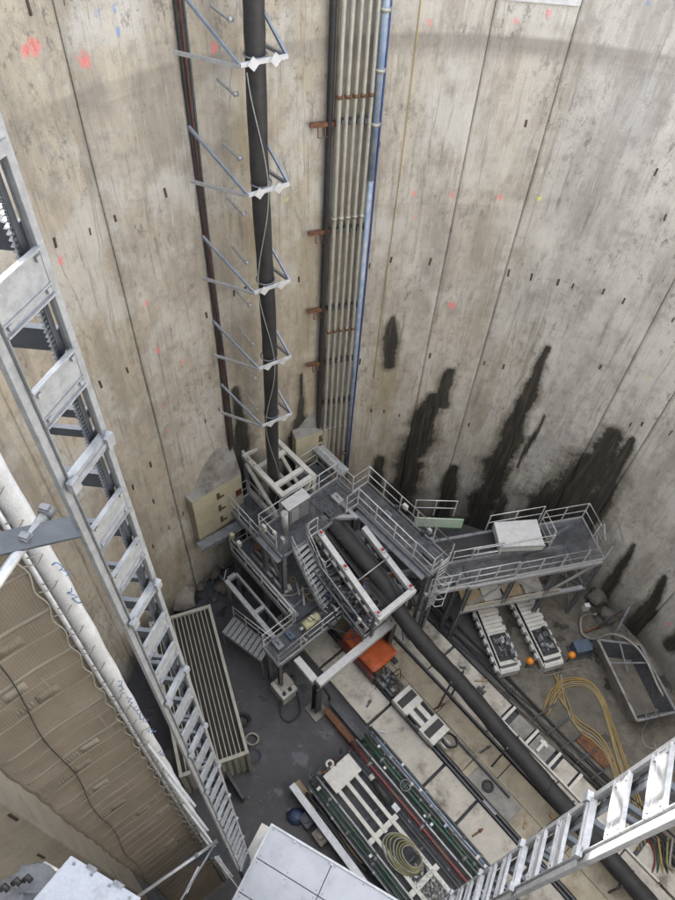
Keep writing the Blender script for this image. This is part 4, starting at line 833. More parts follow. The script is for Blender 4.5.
# ================================================================== white frame at the foot of the riser
wf = thing('riser_base_frame', 'white steel box frame round the foot of the black riser', 'frame', W(-13.6, 9.85, 0))
fu0, fu1, fv0, fv1, fh = -15.0, -12.2, 9.1, 10.62, 7.35
for v in (fv0, fv1): MB().beam(W(fu0, v, fh), W(fu1, v, fh), .2, .22).build('top_beam', 'white_steel', wf, .01)
for u in (fu0 + .1, fu1 - .1): MB().beam(W(u, fv0 + .1, fh - .005), W(u, fv1 - .1, fh - .005), .2, .2).build('top_beam', 'white_steel', wf, .01)
for u in (-14.0, -12.85): MB().beam(W(u, fv0 + .1, fh - .01), W(u, fv1 - .1, fh - .01), .2, .18).build('inner_beam', 'white_steel', wf, .01)
for v in (fv0, fv1):
    for u in (fu0 + .1, fu1 - .1): MB().beam(W(u, v, .02), W(u, v, fh - .11), .2, .2, UX).build('column', 'white_steel' if u > -13 else 'steel_grey', wf, .01)
    MB().beam(W(fu0 + .2, v, 6.9), W(fu1 - .25, v, 5.2), .14, .14).build('diagonal', 'white_steel', wf); MB().beam(W(fu0 + .2, v, 5.1), W(fu1 - .2, v, 5.1), .16, .16).build('lower_beam', 'white_steel', wf)
MB().beam(W(fu1 - .1, fv0 + .12, 5.2), W(fu1 - .1, fv1 - .12, 7.1), .12, .12).build('diagonal', 'white_steel', wf)
MB().ubox(-14.1, -12.6, 9.25, 10.45, 4.55, 4.75).build('hopper_floor', 'steel_dark', wf)
railing(wf, [W(fu0, fv0 - .06, fh + .11), W(fu0, fv1 + .06, fh + .11)], .8, 'rail_galv', False, .8)
for u in (fu0 + .1, -14.5, -14.1): MB().obox(W(u, fv0 - .02, fh + .2), UX * .07, VX * .05, ZX * .09).build('lug', 'white_steel', wf)
# ================================================================== steel transfer tower
UD, LD = 6.5, 3.3
tw = thing('transfer_tower', 'galvanised upper platform of the steel transfer tower with railings', 'platform', W(-10, 10, 0))
deck(tw, -12.05, -10.6, 7.75, 11.7, UD, 1, 5)
deck(tw, -11.05, -10.6, 11.72, 12.55, UD, 1, 1)
deck(tw, -10.58, -6.45, 11.55, 12.55, UD - .012, 5, 1)
for u, v in ((-11.95, 7.85), (-10.7, 7.85), (-11.95, 11.6), (-10.7, 11.6), (-6.6, 11.65), (-6.6, 12.45), (-8.8, 12.45), (-10.9, 12.45)): MB().ibeam(W(u, v, .02), W(u, v, UD - .2), .18, .18, UX).build('column', 'steel_grey', tw)
for a, b in ((W(-11.95, 7.85, 1), W(-11.95, 11.6, 5.8)), (W(-10.7, 11.6, 1.5), W(-6.6, 11.65, 5.8)), (W(-10.9, 12.45, 5.8), W(-8.8, 12.45, 1)), (W(-8.8, 12.45, 1), W(-6.6, 12.45, 5.8)), (W(-11.95, 7.85, 5.9), W(-10.7, 7.85, 3.5))): MB().beam(a, b, .1, .1).build('brace', 'steel_grey', tw)
railing(tw, [W(-10.98, 7.75, UD), W(-12.05, 7.75, UD), W(-12.05, 11.72, UD), W(-11.1, 11.72, UD), W(-11.1, 12.58, UD), W(-6.45, 12.58, UD), W(-6.45, 11.55, UD), W(-7.4, 11.55, UD)], 1.1, 'rail_galv', True, 1.0)
railing(tw, [W(-7.4, 11.52, UD), W(-10.55, 11.52, UD), W(-10.55, 10.9, UD)], 1.1, 'rail_galv', True, 1.0)
railing(tw, [W(-10.55, 8.95, UD), W(-10.55, 9.4, UD)], 1.1, 'rail_galv', True, .6)
cb2 = thing('control_cabinet', 'white topped control cabinet on the upper platform', 'cabinet', W(-11.6, 9.1, UD))
MB().ubox(-11.85, -11.45, 8.75, 9.7, UD + .02, UD + 1.15).build('case', 'steel_grey', cb2, .02); MB().ubox(-11.9, -11.4, 8.68, 9.77, UD + 1.16, UD + 1.22).build('lid', 'white_clean', cb2, .01)
MB().ubox(-11.44, -11.42, 8.85, 9.2, UD + .2, UD + 1.0).build('door', 'galv', cb2)
MB().cyl(W(-11.35, 8.45, UD + .02), W(-11.35, 8.45, UD + 1.35), .14, 14).build('grey_cylinder', 'galv', cb2)
# stairs from upper to lower platform
stp = thing('steel_stair', 'steep galvanised stair with handrails down to the lower platform', 'stair', W(-9.9, 8.5, LD))
s0, s1 = W(-10.62, 8.55, UD), W(-8.95, 8.78, LD); sdv = (s1 - s0); hv = Vector((sdv.x, sdv.y, 0)).normalized(); lat = Vector((hv.y, -hv.x, 0))
for k in (-1, 1):
    MB().beam(s0 + lat * .36 * k, s1 + lat * .36 * k, .03, .16).build('stringer', 'galv', stp)
    b = MB()
    for hh in (.95, .5): b.tube([s0 + lat * .38 * k + ZX * hh, s1 + lat * .38 * k + ZX * hh, s1 + lat * .38 * k + ZX * hh + hv * .25], .022, 6)
    rl = b.build('handrail', 'galv', stp)
    for f in (.02, .35, .68, .98): p = s0.lerp(s1, f) + lat * .38 * k; MB().beam(p, p + ZX * .95, .04, .04, hv).build('post', 'galv', rl)
tm = MB().obox((0, 0, 0), lat * .34, hv * .07, ZX * .014).mesh('tread', 'galv')
for i in range(1, 13): place('tread', tm, stp, s0.lerp(s1, i / 13) - BASE[stp.name])
# lower platform
lp_ = thing('lower_platform', 'dark lower platform with machinery and railings under the stair', 'platform', W(-10, 8, 0))
deck(lp_, -13.7, -9.3, 7.32, 9.1, LD, 4, 1, 'steel_dark'); deck(lp_, -9.28, -8.35, 5.75, 9.1, LD, 1, 3, 'steel_dark'); deck(lp_, -9.9, -7.1, 9.12, 10.3, LD - .012, 3, 1, 'deck_red')
railing(lp_, [W(-13.72, 9.0, LD), W(-13.72, 7.3, LD), W(-9.3, 7.3, LD)], 1.1, 'rail_galv', True, 1.1)
railing(lp_, [W(-9.32, 7.2, LD), W(-9.32, 5.72, LD), W(-8.33, 5.72, LD), W(-8.33, 9.0, LD), W(-7.08, 9.0, LD), W(-7.08, 10.32, LD)], 1.1, 'rail_galv', True, 1.1)
for u, v in ((-13.6, 7.4), (-13.6, 9.0), (-11.4, 7.4), (-9.2, 5.85), (-8.45, 5.85), (-9.3, 9.0), (-7.2, 10.2), (-7.2, 9.2)): MB().ibeam(W(u, v, .02), W(u, v, LD - .2), .16, .16, UX).build('column', 'steel_grey', lp_)
for k in (-1, 1): MB().cyl(W(-13.0, 7.95 + .12 * k, LD + .1), W(-10.7, 7.95 + .12 * k, LD + .1), .07, 10).build('steel_tube', 'galv', lp_)
for u in (-13.6, -13.1): MB().obox(W(u, 7.36, LD + 1.25), UX * .1, VX * .08, ZX * .14).build('lamp_box', 'motor_yellow' if u < -13.3 else 'white_steel', lp_, .01)
# machinery
for nm, lab, c, rr, ln, m, ax in (('electric_motor', 'pale yellow electric motor at the front of the lower platform', W(-8.85, 7.75, LD + .35), .2, .75, 'motor_yellow', VX), ('electric_motor', 'blue grey pump motor behind the red deck plates', W(-8.5, 9.75, LD + .4), .24, .7, 'motor_blue', UX), ('electric_motor', 'small grey motor beside the white conveyor rail', W(-9.6, 9.55, LD + .4), .18, .6, 'steel_grey', VX)):
    t = thing(nm, lab, 'motor', c - ZX * .35)
    MB().cyl(c - ax * ln / 2, c + ax * ln / 2, rr, 16).build('casing', m, t); MB().cyl(c + ax * ln / 2, c + ax * (ln / 2 + .16), rr * .82, 14).build('fan_cover', 'steel_dark', t); MB().cyl(c - ax * (ln / 2 + .2), c - ax * ln / 2, rr * .4, 10).build('shaft', 'galv', t)
    MB().obox(c - ZX * (rr + .06), ax * ln * .45, ax.cross(ZX) * rr, ZX * .06).build('foot', 'steel_dark', t); MB().obox(c + ZX * (rr + .05), ax * .12, ax.cross(ZX) * .1, ZX * .07).build('terminal_box', m, t, .01)
hp = thing('hydraulic_power_pack', 'dense dark hydraulic power pack with pipes beside the white conveyor rail', 'power pack', W(-8.2, 9.8, LD))
for i in range(46):
    c = W(-9.6 + 2.4 * random.random(), 9.2 + .95 * random.random(), LD + .12 + .7 * random.random()); m = random.choice(['steel_dark', 'steel_grey', 'motor_blue', 'steel_dark', 'galv', 'rust', 'rubber'])
    if i % 3: MB().obox(c, UX * random.uniform(.06, .2), VX * random.uniform(.05, .14), ZX * random.uniform(.05, .16)).build('block', m, hp)
    else: dd = random.choice([UX, VX, ZX]); MB().cyl(c, c + dd * random.uniform(.2, .5), random.uniform(.03, .1), 9).build('fitting', m, hp)
for i in range(12):
    a = W(-9.5 + 2.2 * random.random(), 9.15 + 1.0 * random.random(), LD + .6); b = W(-9.5 + 2.2 * random.random(), 9.15 + 1.0 * random.random(), LD + .5)
    MB().tube(spline([a, (a + b) / 2 + ZX * .4, b], 6), .022, 5).build('hose', 'rubber', hp)
# outer frame, low step grating, big portal beam
of = thing('beam_frame', 'light grey long box beam frame left of the lower platform', 'frame', W(-11.2, 7, 0))
for v in (6.45, 6.98): MB().beam(W(-13.0, v, 2.55), W(-9.45, v, 2.55), .2 if v < 6.6 else .1, .25).build('long_beam', 'galv', of, .01)
for u in (-13.0, -11.0, -9.5): MB().beam(W(u, 6.55, 2.55), W(u, 6.93, 2.55), .18, .22).build('cross_beam', 'galv', of, .01)
for u in (-12.9, -9.6):
    for v in (6.45, 6.98): MB().beam(W(u, v, .02), W(u, v, 2.42), .12, .12, UX).build('leg', 'steel_grey', of)
sgw = thing('step_grating', 'small low step grating with rails between container and tower', 'steps', W(-10.5, 5.6, 0))
gp = [P(222, 632, 1.3), P(234, 616, 1.3), P(272, 646, 1.9), P(262, 662, 1.9)]
for i in range(9):
    a, b = gp[0].lerp(gp[3], i / 9), gp[1].lerp(gp[2], i / 9); a2, b2 = gp[0].lerp(gp[3], (i + .8) / 9), gp[1].lerp(gp[2], (i + .8) / 9)
    MB().hexa([x - ZX * .05 for x in (a, a2, b2, b)] + [a, a2, b2, b]).build('tread', 'galv', sgw)
for a, b in ((gp[0], gp[3]), (gp[1], gp[2])): MB().beam(a - ZX * .1, b - ZX * .1, .04, .2).build('stringer', 'steel_grey', sgw)
railing(sgw, [gp[1], gp[2]], .9, 'rail_galv', False, .9)
for x in gp: MB().beam(Vector((x.x, x.y, .02)), x - ZX * .12, .06, .06, UX).build('leg', 'steel_grey', sgw)
pb = thing('portal_beam', 'pale grey portal beam and leg in front of the lower platform', 'portal', W(-7, 8, 0))
MB().beam(W(-6.9, 6.5, 3.0), W(-6.9, 10.45, 3.0), .32, .3).build('cross_beam', 'white_clean', pb, .015); MB().beam(W(-8.2, 6.5, 2.99), W(-7.07, 6.5, 2.99), .3, .28).build('stub_beam', 'white_clean', pb, .015)
MB().ibeam(W(-6.9, 6.5, .1), W(-6.9, 6.5, 2.84), .3, .3, UX, .04).build('leg', 'steel_dark', pb); MB().ubox(-7.25, -6.5, 6.15, 6.85, .02, .1).build('base_plate', 'slab_grey', pb, .01); MB().ibeam(W(-6.9, 10.5, .1), W(-6.9, 10.5, 2.84), .3, .3, UX, .04).build('leg', 'steel_dark', pb)
MB().tube(spline([W(-7.0, 6.7, 2.6), W(-6.6, 6.9, 1.6), W(-6.7, 7.0, .8)], 6), .05, 7).build('cable', 'rubber', pb)
for k, (u0, v0, l, m) in enumerate(((-6.6, 6.75, 'rusty steel girder lying beside the portal leg', 'rust'), (-6.6, 7.15, 'dark steel girder lying against the pale slabs', 'steel_dark'))):
    tag(MB().ibeam(W(u0, v0, .22), W(u0 + 1.9, v0, .22), .26, .36).build('girder', m), l, 'girder')
# conveyor head with white rails
hd = thing('belt_conveyor', 'white conveyor rails with red boxes around the black belt', 'conveyor frame', W(-8.7, 10.3, LD))
ra = [(W(-10.65, 9.55, 6.35), W(-6.75, 9.32, 5.35)), (W(-9.75, 11.16, 6.1), W(-6.75, 11.05, 5.35))]
for a, b in ra: MB().beam(a, b, .23, .26).build('side_rail', 'white_clean', hd, .012)
MB().beam(W(-6.72, 9.2, 5.32), W(-6.72, 11.17, 5.32), .24, .27).build('end_beam', 'white_clean', hd, .012)
for (a, b), fs in zip(ra, ((.45, .98, .05), (.4, .97))):
    for f in fs: p = a.lerp(b, f) + ZX * .17; bx = MB().obox(p, UX * .12, VX * .075, ZX * .05).build('lamp_plate', 'white_clean', hd, .01); MB().obox(p + ZX * .06, UX * .06, VX * .045, ZX * .02).build('red_lamp', 'red_lamp', bx)
for (a, b) in ra:
    for f in (.1, .95): p = a.lerp(b, f); MB().beam(Vector((p.x, p.y, LD)), p - ZX * .13, .12, .12, UX).build('support', 'steel_grey', hd)
    MB().beam(a - ZX * .75, b - ZX * .75, .1, .14).build('lower_rail', 'galv', hd)
    for f in np.linspace(.1, .9, 7): p = a.lerp(b, f); MB().cyl(p - ZX * .45 - VX * .05, p - ZX * .45 + VX * .05, .12, 10).build('idler', 'steel_grey', hd); MB().beam(p - ZX * .7, p - ZX * .13, .05, .05, UX).build('stiffener', 'steel_grey', hd)
bt_ = MB(); uu = np.linspace(-11.0, -6.8, 14); vs, fs = [], []
for u in uu:
    h = 6.0 - (u + 11) * .3
    for j in range(9): q = (j / 8 - .5); vs.append(W(u, 10.32 + q * 1.05, h + .34 * (abs(q) * 2) ** 2 * .8))
for i in range(13):
    for j in range(8): a = i * 9 + j; fs.append((a, a + 1, a + 10, a + 9))
bl_ = bt_.add(vs, fs, True).build('belt', 'belt', hd); s = bl_.modifiers.new('t', 'SOLIDIFY'); s.thickness = .02
MB().cyl(W(-10.75, 9.35, 5.95), W(-10.75, 9.85, 5.95), .27, 18).build('head_drum', 'pipe_pale', hd); MB().cyl(W(-10.9, 9.9, 5.9), W(-10.9, 10.8, 5.9), .3, 18).build('drum', 'steel_dark', hd)
MB().beam(W(-11.0, 10.0, 6.42), W(-10.2, 11.1, 6.42), .16, .16).build('spreader', 'galv', hd); MB().beam(W(-11.3, 11.1, 6.42), W(-10.1, 11.1, 6.4), .16, .16).build('spreader', 'galv', hd)
for a, b in ((W(-8.2, 9.5, 5.9), W(-8.2, 11.1, 5.9)),): MB().cyl(a, b, .025, 6).build('cross_rod', 'galv', hd)
# ================================================================== right platform on its truss
RA = Vector((math.sin(R_(74)), math.cos(R_(74)), 0)); RB = Vector((RA.y, -RA.x, 0)); RO = P(470, 585, 4.9); RO.z = 0; DH = 4.9
def Q(a, b, h): return RO + RA * a - RB * b + ZX * h            # b grows away from the lens
def qbox(a0, a1, b0, b1, h0, h1): return MB().hexa([Q(a0, b0, h0), Q(a1, b0, h0), Q(a1, b1, h0), Q(a0, b1, h0), Q(a0, b0, h1), Q(a1, b0, h1), Q(a1, b1, h1), Q(a0, b1, h1)])
rt = thing('truss_platform', 'galvanised platform on a steel truss above the two white crawlers', 'platform', Q(3, 1, 0))
for i in range(6):
    for j in range(2):
        if i < 4 and j == 1: continue
        qbox(i * .98 + .01, (i + 1) * .98 - .01, j * 1.05 + .01, (j + 1) * 1.05 - .01, DH - .04, DH).build('deck_plate', 'grating', rt)
for b in (0, 2.1):
    MB().channel(Q(0, b, DH - .12), Q(5.9, b, DH - .12), .14, .2).build('top_chord', 'galv', rt); MB().beam(Q(0, b, 2.5), Q(5.9, b, 2.5), .16, .18).build('bottom_chord', 'galv', rt)
    for a in (0.05, 1.95, 3.9, 5.85): MB().ibeam(Q(a, b, .02 if a in (.05, 5.85, 3.9) else 2.6), Q(a, b, DH - .25), .16, .16, RA).build('column', 'steel_grey', rt)
    for a0, a1 in ((.1, 1.9), (3.85, 2.0), (3.95, 5.8)): MB().beam(Q(a0, b + .02, 2.6), Q(a1, b + .02, DH - .3), .09, .09).build('diagonal', 'galv', rt)
for a in (3.9, 5.85): MB().beam(Q(a, 0, .4), Q(a, 2.1, 2.4), .08, .08).build('diagonal', 'steel_grey', rt); MB().beam(Q(a, 0.1, 2.5), Q(a, 2.0, 2.5), .1, .12).build('cross_beam', 'steel_grey', rt); MB().beam(Q(a, 2.1, .4), Q(a, 0, 2.4), .08, .08).build('diagonal', 'steel_grey', rt)
for i in range(4): qbox(.25 + i * .95, 1.1 + i * .95, .15, 1.0, 2.62, 2.68).build('timber_board', 'wood' if i % 2 == 0 else 'slab', rt)
qbox(.1, 4.6, -.04, -.015, 2.35, 2.95).build('apron', 'slab', rt)
railing(rt, [Q(1.95, 0, DH), Q(5.9, 0, DH), Q(5.9, 2.1, DH), Q(3.9, 2.1, DH), Q(3.9, 1.1, DH)], 1.1, 'rail_galv', True, 1.0)
railing(rt, [Q(-.6, .05, DH), Q(1.9, .05, DH)], 1.1, 'rail_galv', True, .9); railing(rt, [Q(-.5, 1.0, DH), Q(1.6, 1.0, DH)], 1.1, 'rail_galv', False, 1.0)
for hh in (.5, 1.4, 2.3): MB().beam(Q(5.95, .5, DH + 1.2 - hh), Q(6.35, 1.3, DH + 1.1 - hh), .05, .05).build('ladder_rung', 'galv', rt)
wb = thing('link_walkway', 'grey link walkway between the transfer tower and the truss platform', 'walkway', Q(-1, 1, 0))
for i in range(3): qbox(-1.75 + i * .58, -1.19 + i * .58, .05, 1.0, DH - .05, DH - .01).build('deck_plate', 'grating', wb)
for b in (.02, 1.03): MB().beam(Q(-1.9, b, DH - .15), Q(-.02, b, DH - .15), .1, .2).build('side_beam', 'galv', wb)
railing(wb, [Q(-1.75, 0.0, DH), Q(-.62, 0.0, DH)], 1.1, 'rail_galv', True, .6)
MB().beam(P(413, 602, 3.2), P(462, 573, 4.5), .25, .3).build('raker', 'galv', wb)
for a in (-1.5, -.2): MB().ibeam(Q(a, .5, .02), Q(a, .5, DH - .26), .18, .18, RA).build('column', 'steel_grey', wb)
# cross conveyor behind
cc = thing('cross_conveyor', 'dark cross conveyor running behind the link walkway to the right', 'conveyor', Q(0, 1.6, 0))
cpa, cpb = Q(-4.6, 1.5, 5.1), Q(3.6, 1.5, 5.1)
for o in (-.55, .55): MB().beam(cpa - RB * o, cpb - RB * o, .12, .3).build('side_frame', 'steel_grey', cc)
MB().beam(cpa + ZX * .03, cpb + ZX * .03, .95, .06).build('belt', 'belt', cc); MB().beam(cpa - RB * -.62 + ZX * .08, Q(-2.6, .9, 5.18), .04, .3).build('rust_guard', 'rust', cc)
for a in (-4.2, -1.5, 1.2, 3.4): MB().ibeam(Q(a, 1.5, .02), Q(a, 1.5, 4.9), .16, .16, RA).build('column', 'steel_grey', cc)
pn = thing('side_guard', 'pale panel with green lower edge on the cross conveyor', 'panel', Q(-2, .9, 5.1))
pa_, pb_ = P(413, 526, 5.5), P(461, 528, 5.5); pa_.z = pb_.z = 5.55
MB().beam(pa_ + ZX * .28, pb_ + ZX * .28, .05, .62).build('board', 'green_pale', pn); MB().beam(pa_ - ZX * .08, pb_ - ZX * .08, .055, .09).build('green_strip', 'green_paint', pn)
railing(cc, [P(413, 515, 5.3), P(453, 516, 5.3)], 1.1, 'rail_galv', False, 1.0)
hb = thing('cover_hood', 'pale sheet hood over the middle of the cross conveyor', 'hood', Q(1.7, 1.5, 5.3))
hv_ = [P(494, 522, 5.9), P(537, 519, 5.9), P(545, 545, 5.9), P(500, 547, 5.9)]; MB().hexa([x - ZX * .4 for x in hv_[::-1]] + hv_[::-1]).build('cover', 'white_clean', hb, .02)
MB().beam(hv_[3] + ZX * .02 - RB * -.04, hv_[2] + ZX * .02 - RB * -.04, .03, .1).build('lip', 'galv', hb)
railing(cc, [Q(1.4, 2.15, 5.2), Q(3.8, 2.15, 5.2)], 1.1, 'rail_galv', False, 1.0); railing(cc, [Q(.3, .93, 5.0), Q(1.5, .93, 5.0), Q(3.8, .93, 5.0)], 1.0, 'rail_galv', False, .8)
# ================================================================== white crawlers
def crawler(label, p0, p1):
    p0 = Vector((p0.x, p0.y, 0)); p1 = Vector((p1.x, p1.y, 0)); d = (p1 - p0).normalized(); p0 = p0 - d * 1.2; L = (p1 - p0).length; l = Vector((d.y, -d.x, 0))
    t = thing('crawler_track', label, 'crawler', p0, 'white crawlers under the truss platform')
    MB().obox(p0 + d * L / 2 + ZX * .45, d * (L / 2 - .1), l * .38, ZX * .38).build('body', 'steel_dark', t, .05)
    sm = MB().obox((0, 0, 0), l * .42, d * .085, ZX * .035).mesh('track_shoe', 'white_steel'); n_ = int(L / .2)
    for i in range(n_): place('track_shoe', sm, t, d * (.12 + i * (L - .2) / n_) + ZX * (.87 + random.uniform(-.005, .005)))
    for k in range(4): a = -1.2 + k * .6; s = place('track_shoe', sm, t, d * (L - .08 + .05 * math.cos(a)) + ZX * (.47 - .22 * k + .25)); s.rotation_euler = (0, 0, 0)
    for s in (-1, 1):
        MB().beam(p0 + l * s * .47 + ZX * .55, p0 + d * L + l * s * .47 + ZX * .55, .06, .32).build('side_frame', 'white_steel', t, .01)
        for i in range(int(L / .42)): c = p0 + d * (.25 + i * .42) + l * s * .55 + ZX * .55; MB().obox(c, d * .12, l * .06, ZX * .13).build('side_bracket', 'white_clean', t, .01)
    e0 = p0 + d * (L - .95) + ZX * 1.05
    for i in range(26):
        c = e0 + d * random.uniform(-.5, .55) + l * random.uniform(-.3, .3) + ZX * random.uniform(-.1, .12); m = random.choice(['steel_dark', 'rubber', 'steel_dark', 'steel_grey', 'galv'])
        if i % 2: MB().obox(c, d * random.uniform(.04, .14), l * random.uniform(.04, .1), ZX * random.uniform(.04, .12)).build('engine_block', m, t)
        else: dd = random.choice([d, l]); MB().cyl(c, c + dd * .2, random.uniform(.03, .07), 8).build('engine_pipe', m, t)
    MB().obox(e0 - ZX * .1, d * .6, l * .36, ZX * .05).build('engine_tray', 'rubber', t)
    MB().obox(p0 + d * (L + .05) + ZX * .45, d * .05, l * .46, ZX * .25).build('bumper', 'white_clean', t, .02)
crawler('white crawler track nearer the slab track with an engine on top', P(488, 613, .9), P(511, 668, .9)); crawler('white crawler track beside the blue motor with an engine on top', P(529, 610, .9), P(555, 662, .9))
for x, y, l in ((530, 661, 'orange ball lamp between the two white crawlers'), (572, 655, 'orange ball lamp beside the blue motor')):
    p = P(x, y, .75); t = thing('ball_lamp', l, 'lamp', (p.x, p.y, .02), 'orange ball lamps at the crawlers'); vs, fs = [], []
    for i in range(9):
        for j in range(14): a, th = math.pi * i / 8, 2 * math.pi * j / 14; vs.append(p + Vector((math.sin(a) * math.cos(th), math.sin(a) * math.sin(th), math.cos(a))) * .17)
    for i in range(8):
        for j in range(14): fs.append((i * 14 + j, (i + 1) * 14 + j, (i + 1) * 14 + (j + 1) % 14, i * 14 + (j + 1) % 14))
    MB().add(vs, fs, True).build('ball', 'lamp_orange', t); MB().cyl(Vector((p.x, p.y, .02)), p - ZX * .15, .03, 8).build('stem', 'steel_dark', t); MB().cyl(p - ZX * .2, p - ZX * .14, .1, 10).build('collar', 'steel_dark', t)
bm_ = thing('pump_motor', 'dusty blue pump motor on the floor by the steel skip', 'motor', P(583, 648, 0)); c = P(581, 648, .4)
MB().obox(c, RA * .38, RB * .28, ZX * .3).build('case', 'motor_blue', bm_, .03); MB().cyl(c + RA * .38, c + RA * .6, .2, 12).build('shaft_end', 'steel_dark', bm_); MB().obox(c - ZX * .34, RA * .45, RB * .34, ZX * .04).build('base', 'steel_dark', bm_); MB().obox(P(586, 607, 1.6), RA * .12, RB * .1, ZX * .2).build('switch_box', 'white_clean', bm_)
# ================================================================== steel skip
sk = thing('steel_skip', 'open dusty steel skip with sloping sides at the right wall', 'skip', P(640, 690, 0))
T4 = [P(598, 640, 1.3), P(637, 721, 1.3), P(676, 712, 1.3), P(640, 645, 1.3)]; cen = sum(T4, Vector()) / 4
B4 = [Vector((cen.x + (x.x - cen.x) * .72, cen.y + (x.y - cen.y) * .78, .08)) for x in T4]
for i in range(4):
    a, b, c2, d2 = T4[i], T4[(i + 1) % 4], B4[(i + 1) % 4], B4[i]; inn = (cen - (a + b) / 2); inn.z = 0; inn = inn.normalized() * .05
    MB().hexa([d2, c2, c2 + inn, d2 + inn, a, b, b + inn, a + inn]).build('side', 'slab_grey' if i in (0, 1) else 'steel_dark', sk)
    MB().beam(a, b, .1, .1).build('rim', 'steel_grey' if i != 0 else 'slab_grey', sk, .01)
MB().hexa(B4 + [x + ZX * .35 for x in B4]).build('load', 'mud', sk)
MB().beam(T4[0].lerp(T4[3], .5) + ZX * .05, T4[1].lerp(T4[2], .5) * .35 + T4[0].lerp(T4[3], .5) * .65 - ZX * .5, .07, .07).build('cross_bar', 'steel_grey', sk); MB().beam(T4[0].lerp(T4[1], .3), T4[3].lerp(T4[2], .28), .06, .06).build('cross_bar', 'steel_grey', sk)
for f in (.25, .5): p = T4[1].lerp(T4[2], f); MB().tube([p + Vector((-.1, 0, .05)), p + Vector((0, .25, .2)), p + Vector((.1, 0, .05))], .03, 6).build('lug', 'steel_grey', sk)
for i, (a, b, l) in enumerate(((P(596, 628, .1), P(622, 610, 1.6), 'dark steel angle leaning on the wall behind the skip'), (P(612, 640, .1), P(630, 605, 1.9), 'longer steel angle leaning on the wall behind the skip'), (P(585, 632, .1), P(620, 615, .5), 'rusty steel angle lying behind the skip'))):
    tag(MB().beam(a, b, .1, .1).build('steel_angle', ['steel_dark', 'steel_grey', 'rust'][i]), l, 'steel angle')
tag(MB().tube(spline([P(596, 614, 1.0), P(582, 617, .3), P(582, 633, .2), P(594, 639, .3), P(612, 634, 1.2), P(630, 641, 1.6), P(646, 660, 1.6), P(660, 690, 1.2), P(676, 712, .9), P(690, 735, .4)], 8), .05, 7).build('pale_hose', 'grey_hose'), 'thick pale hose looping over the steel skip', 'hose')
for k, (x, y) in enumerate(((650, 730), (662, 735))): tag(MB().tube(spline([P(x - 3, y - 8, 1.0), P(x - 8, y + 4, .1), P(x - 4, y + 16, .05), P(x + 10, y + 20, .05)], 6), .025, 5).build('thin_hose', 'grey_hose'), 'thin grey hose hanging from the skip, ' + ('left one' if k == 0 else 'right one'), 'hose')
# ================================================================== hoses and cables on the floor
for i in range(9):
    j = lambda s=5: random.uniform(-s, s); o = i * 4.2
    if i < 5: pts = [(547 + j() + o * .2, 712 + j()), (549 + o * .3, 694 + o * .5), (565 + j(2), 679 + o * .5), (588 + j(2), 680 + o * .4), (602 - o * .15, 696 + o * .3), (613 - o * .3, 725 + j(2)), (624 - o * .5, 757 + j()), (640 - o * .6, 800), (655 - o, 850)]
    else: o -= 20; pts = [(556 + j(), 676 + j(2)), (560 + o * .5, 700 + j(2)), (577 + j(2), 718 + o * .7), (600 - o * .4, 735 + o * .5), (614 - o * .4, 760), (628 - o * .5, 805), (640 - o, 850)]
    names = ['outermost', 'second', 'third', 'fourth', 'innermost', 'first lower', 'second lower', 'third lower', 'last lower']
    tag(MB().tube(spline([P(x, y, .05 + .03 * (i % 3)) for x, y in pts], 8), .032, 6).build('yellow_hose', 'yellow_hose' if i % 4 != 3 else 'grey_hose'), names[i] + ' dusty yellow hose of the looped bundle near the steel skip', 'hose', 'yellow hose bundle')
for i in range(14):
    v = 13.02 + .062 * i; pts = [W(-9.5 + k * 1.5, v + .05 * math.sin(k * 1.3 + i * 2) + (.12 * math.sin(k * .7 + i)), .06 + .05 * (i % 3) + .03 * math.sin(k + i)) for k in range(12)]
    tag(MB().tube(spline(pts, 4), random.choice([.022, .03, .04]), 5).build('floor_cable', random.choice(['rubber', 'rubber', 'steel_dark', 'rubber', 'belt'])), ['first', 'second', 'third', 'fourth', 'fifth', 'sixth', 'seventh', 'eighth', 'ninth', 'tenth', 'eleventh', 'twelfth', 'thirteenth', 'fourteenth'][i] + ' dark cable from the slabs in the bundle along the track', 'cable', 'cable bundle along the track')
for i in range(5):
    u = -.6 + i * .75; p = W(u, 13.9, 0); tag(MB().beam(W(u - .1, 13.15, .28), W(u + .1, 14.5 - .1 * i, .2), .05, .09).build('cable_bearer', 'steel_dark'), ['first', 'second', 'third', 'fourth', 'last'][i] + ' dark cross bar under the floor cables, counted from the crawlers', 'bar', 'cross bars under the floor cables')
tag(MB().ubox(1.0, 2.5, 13.95, 14.5, .02, .1).build('rusty_plate', 'rust', None, .01), 'rusty plate on the floor beside the yellow hoses', 'plate')
tag(MB().tube(spline([P(533, 665, .05), P(545, 675, .05), P(560, 672, .05), P(580, 668, .05)], 6), .02, 5).build('thin_wire', 'grey_hose'), 'thin pale wire on the floor in front of the crawlers', 'wire')
mw = MB(); vs = [P(555, 690, .006)]; k = 26
for j in range(k): t = 2 * math.pi * j / k; r = 1 + .15 * math.sin(3 * t) + .1 * math.sin(5 * t + 1); vs.append(P(587 + 34 * r * math.cos(t), 712 + 26 * r * math.sin(t), .02))
vs[0] = P(587, 712, .022)
pd = mw.add(vs, [(0, 1 + (j + 1) % k, 1 + j) for j in range(k)]).build('puddle', 'mud'); tag(pd, kind='structure')
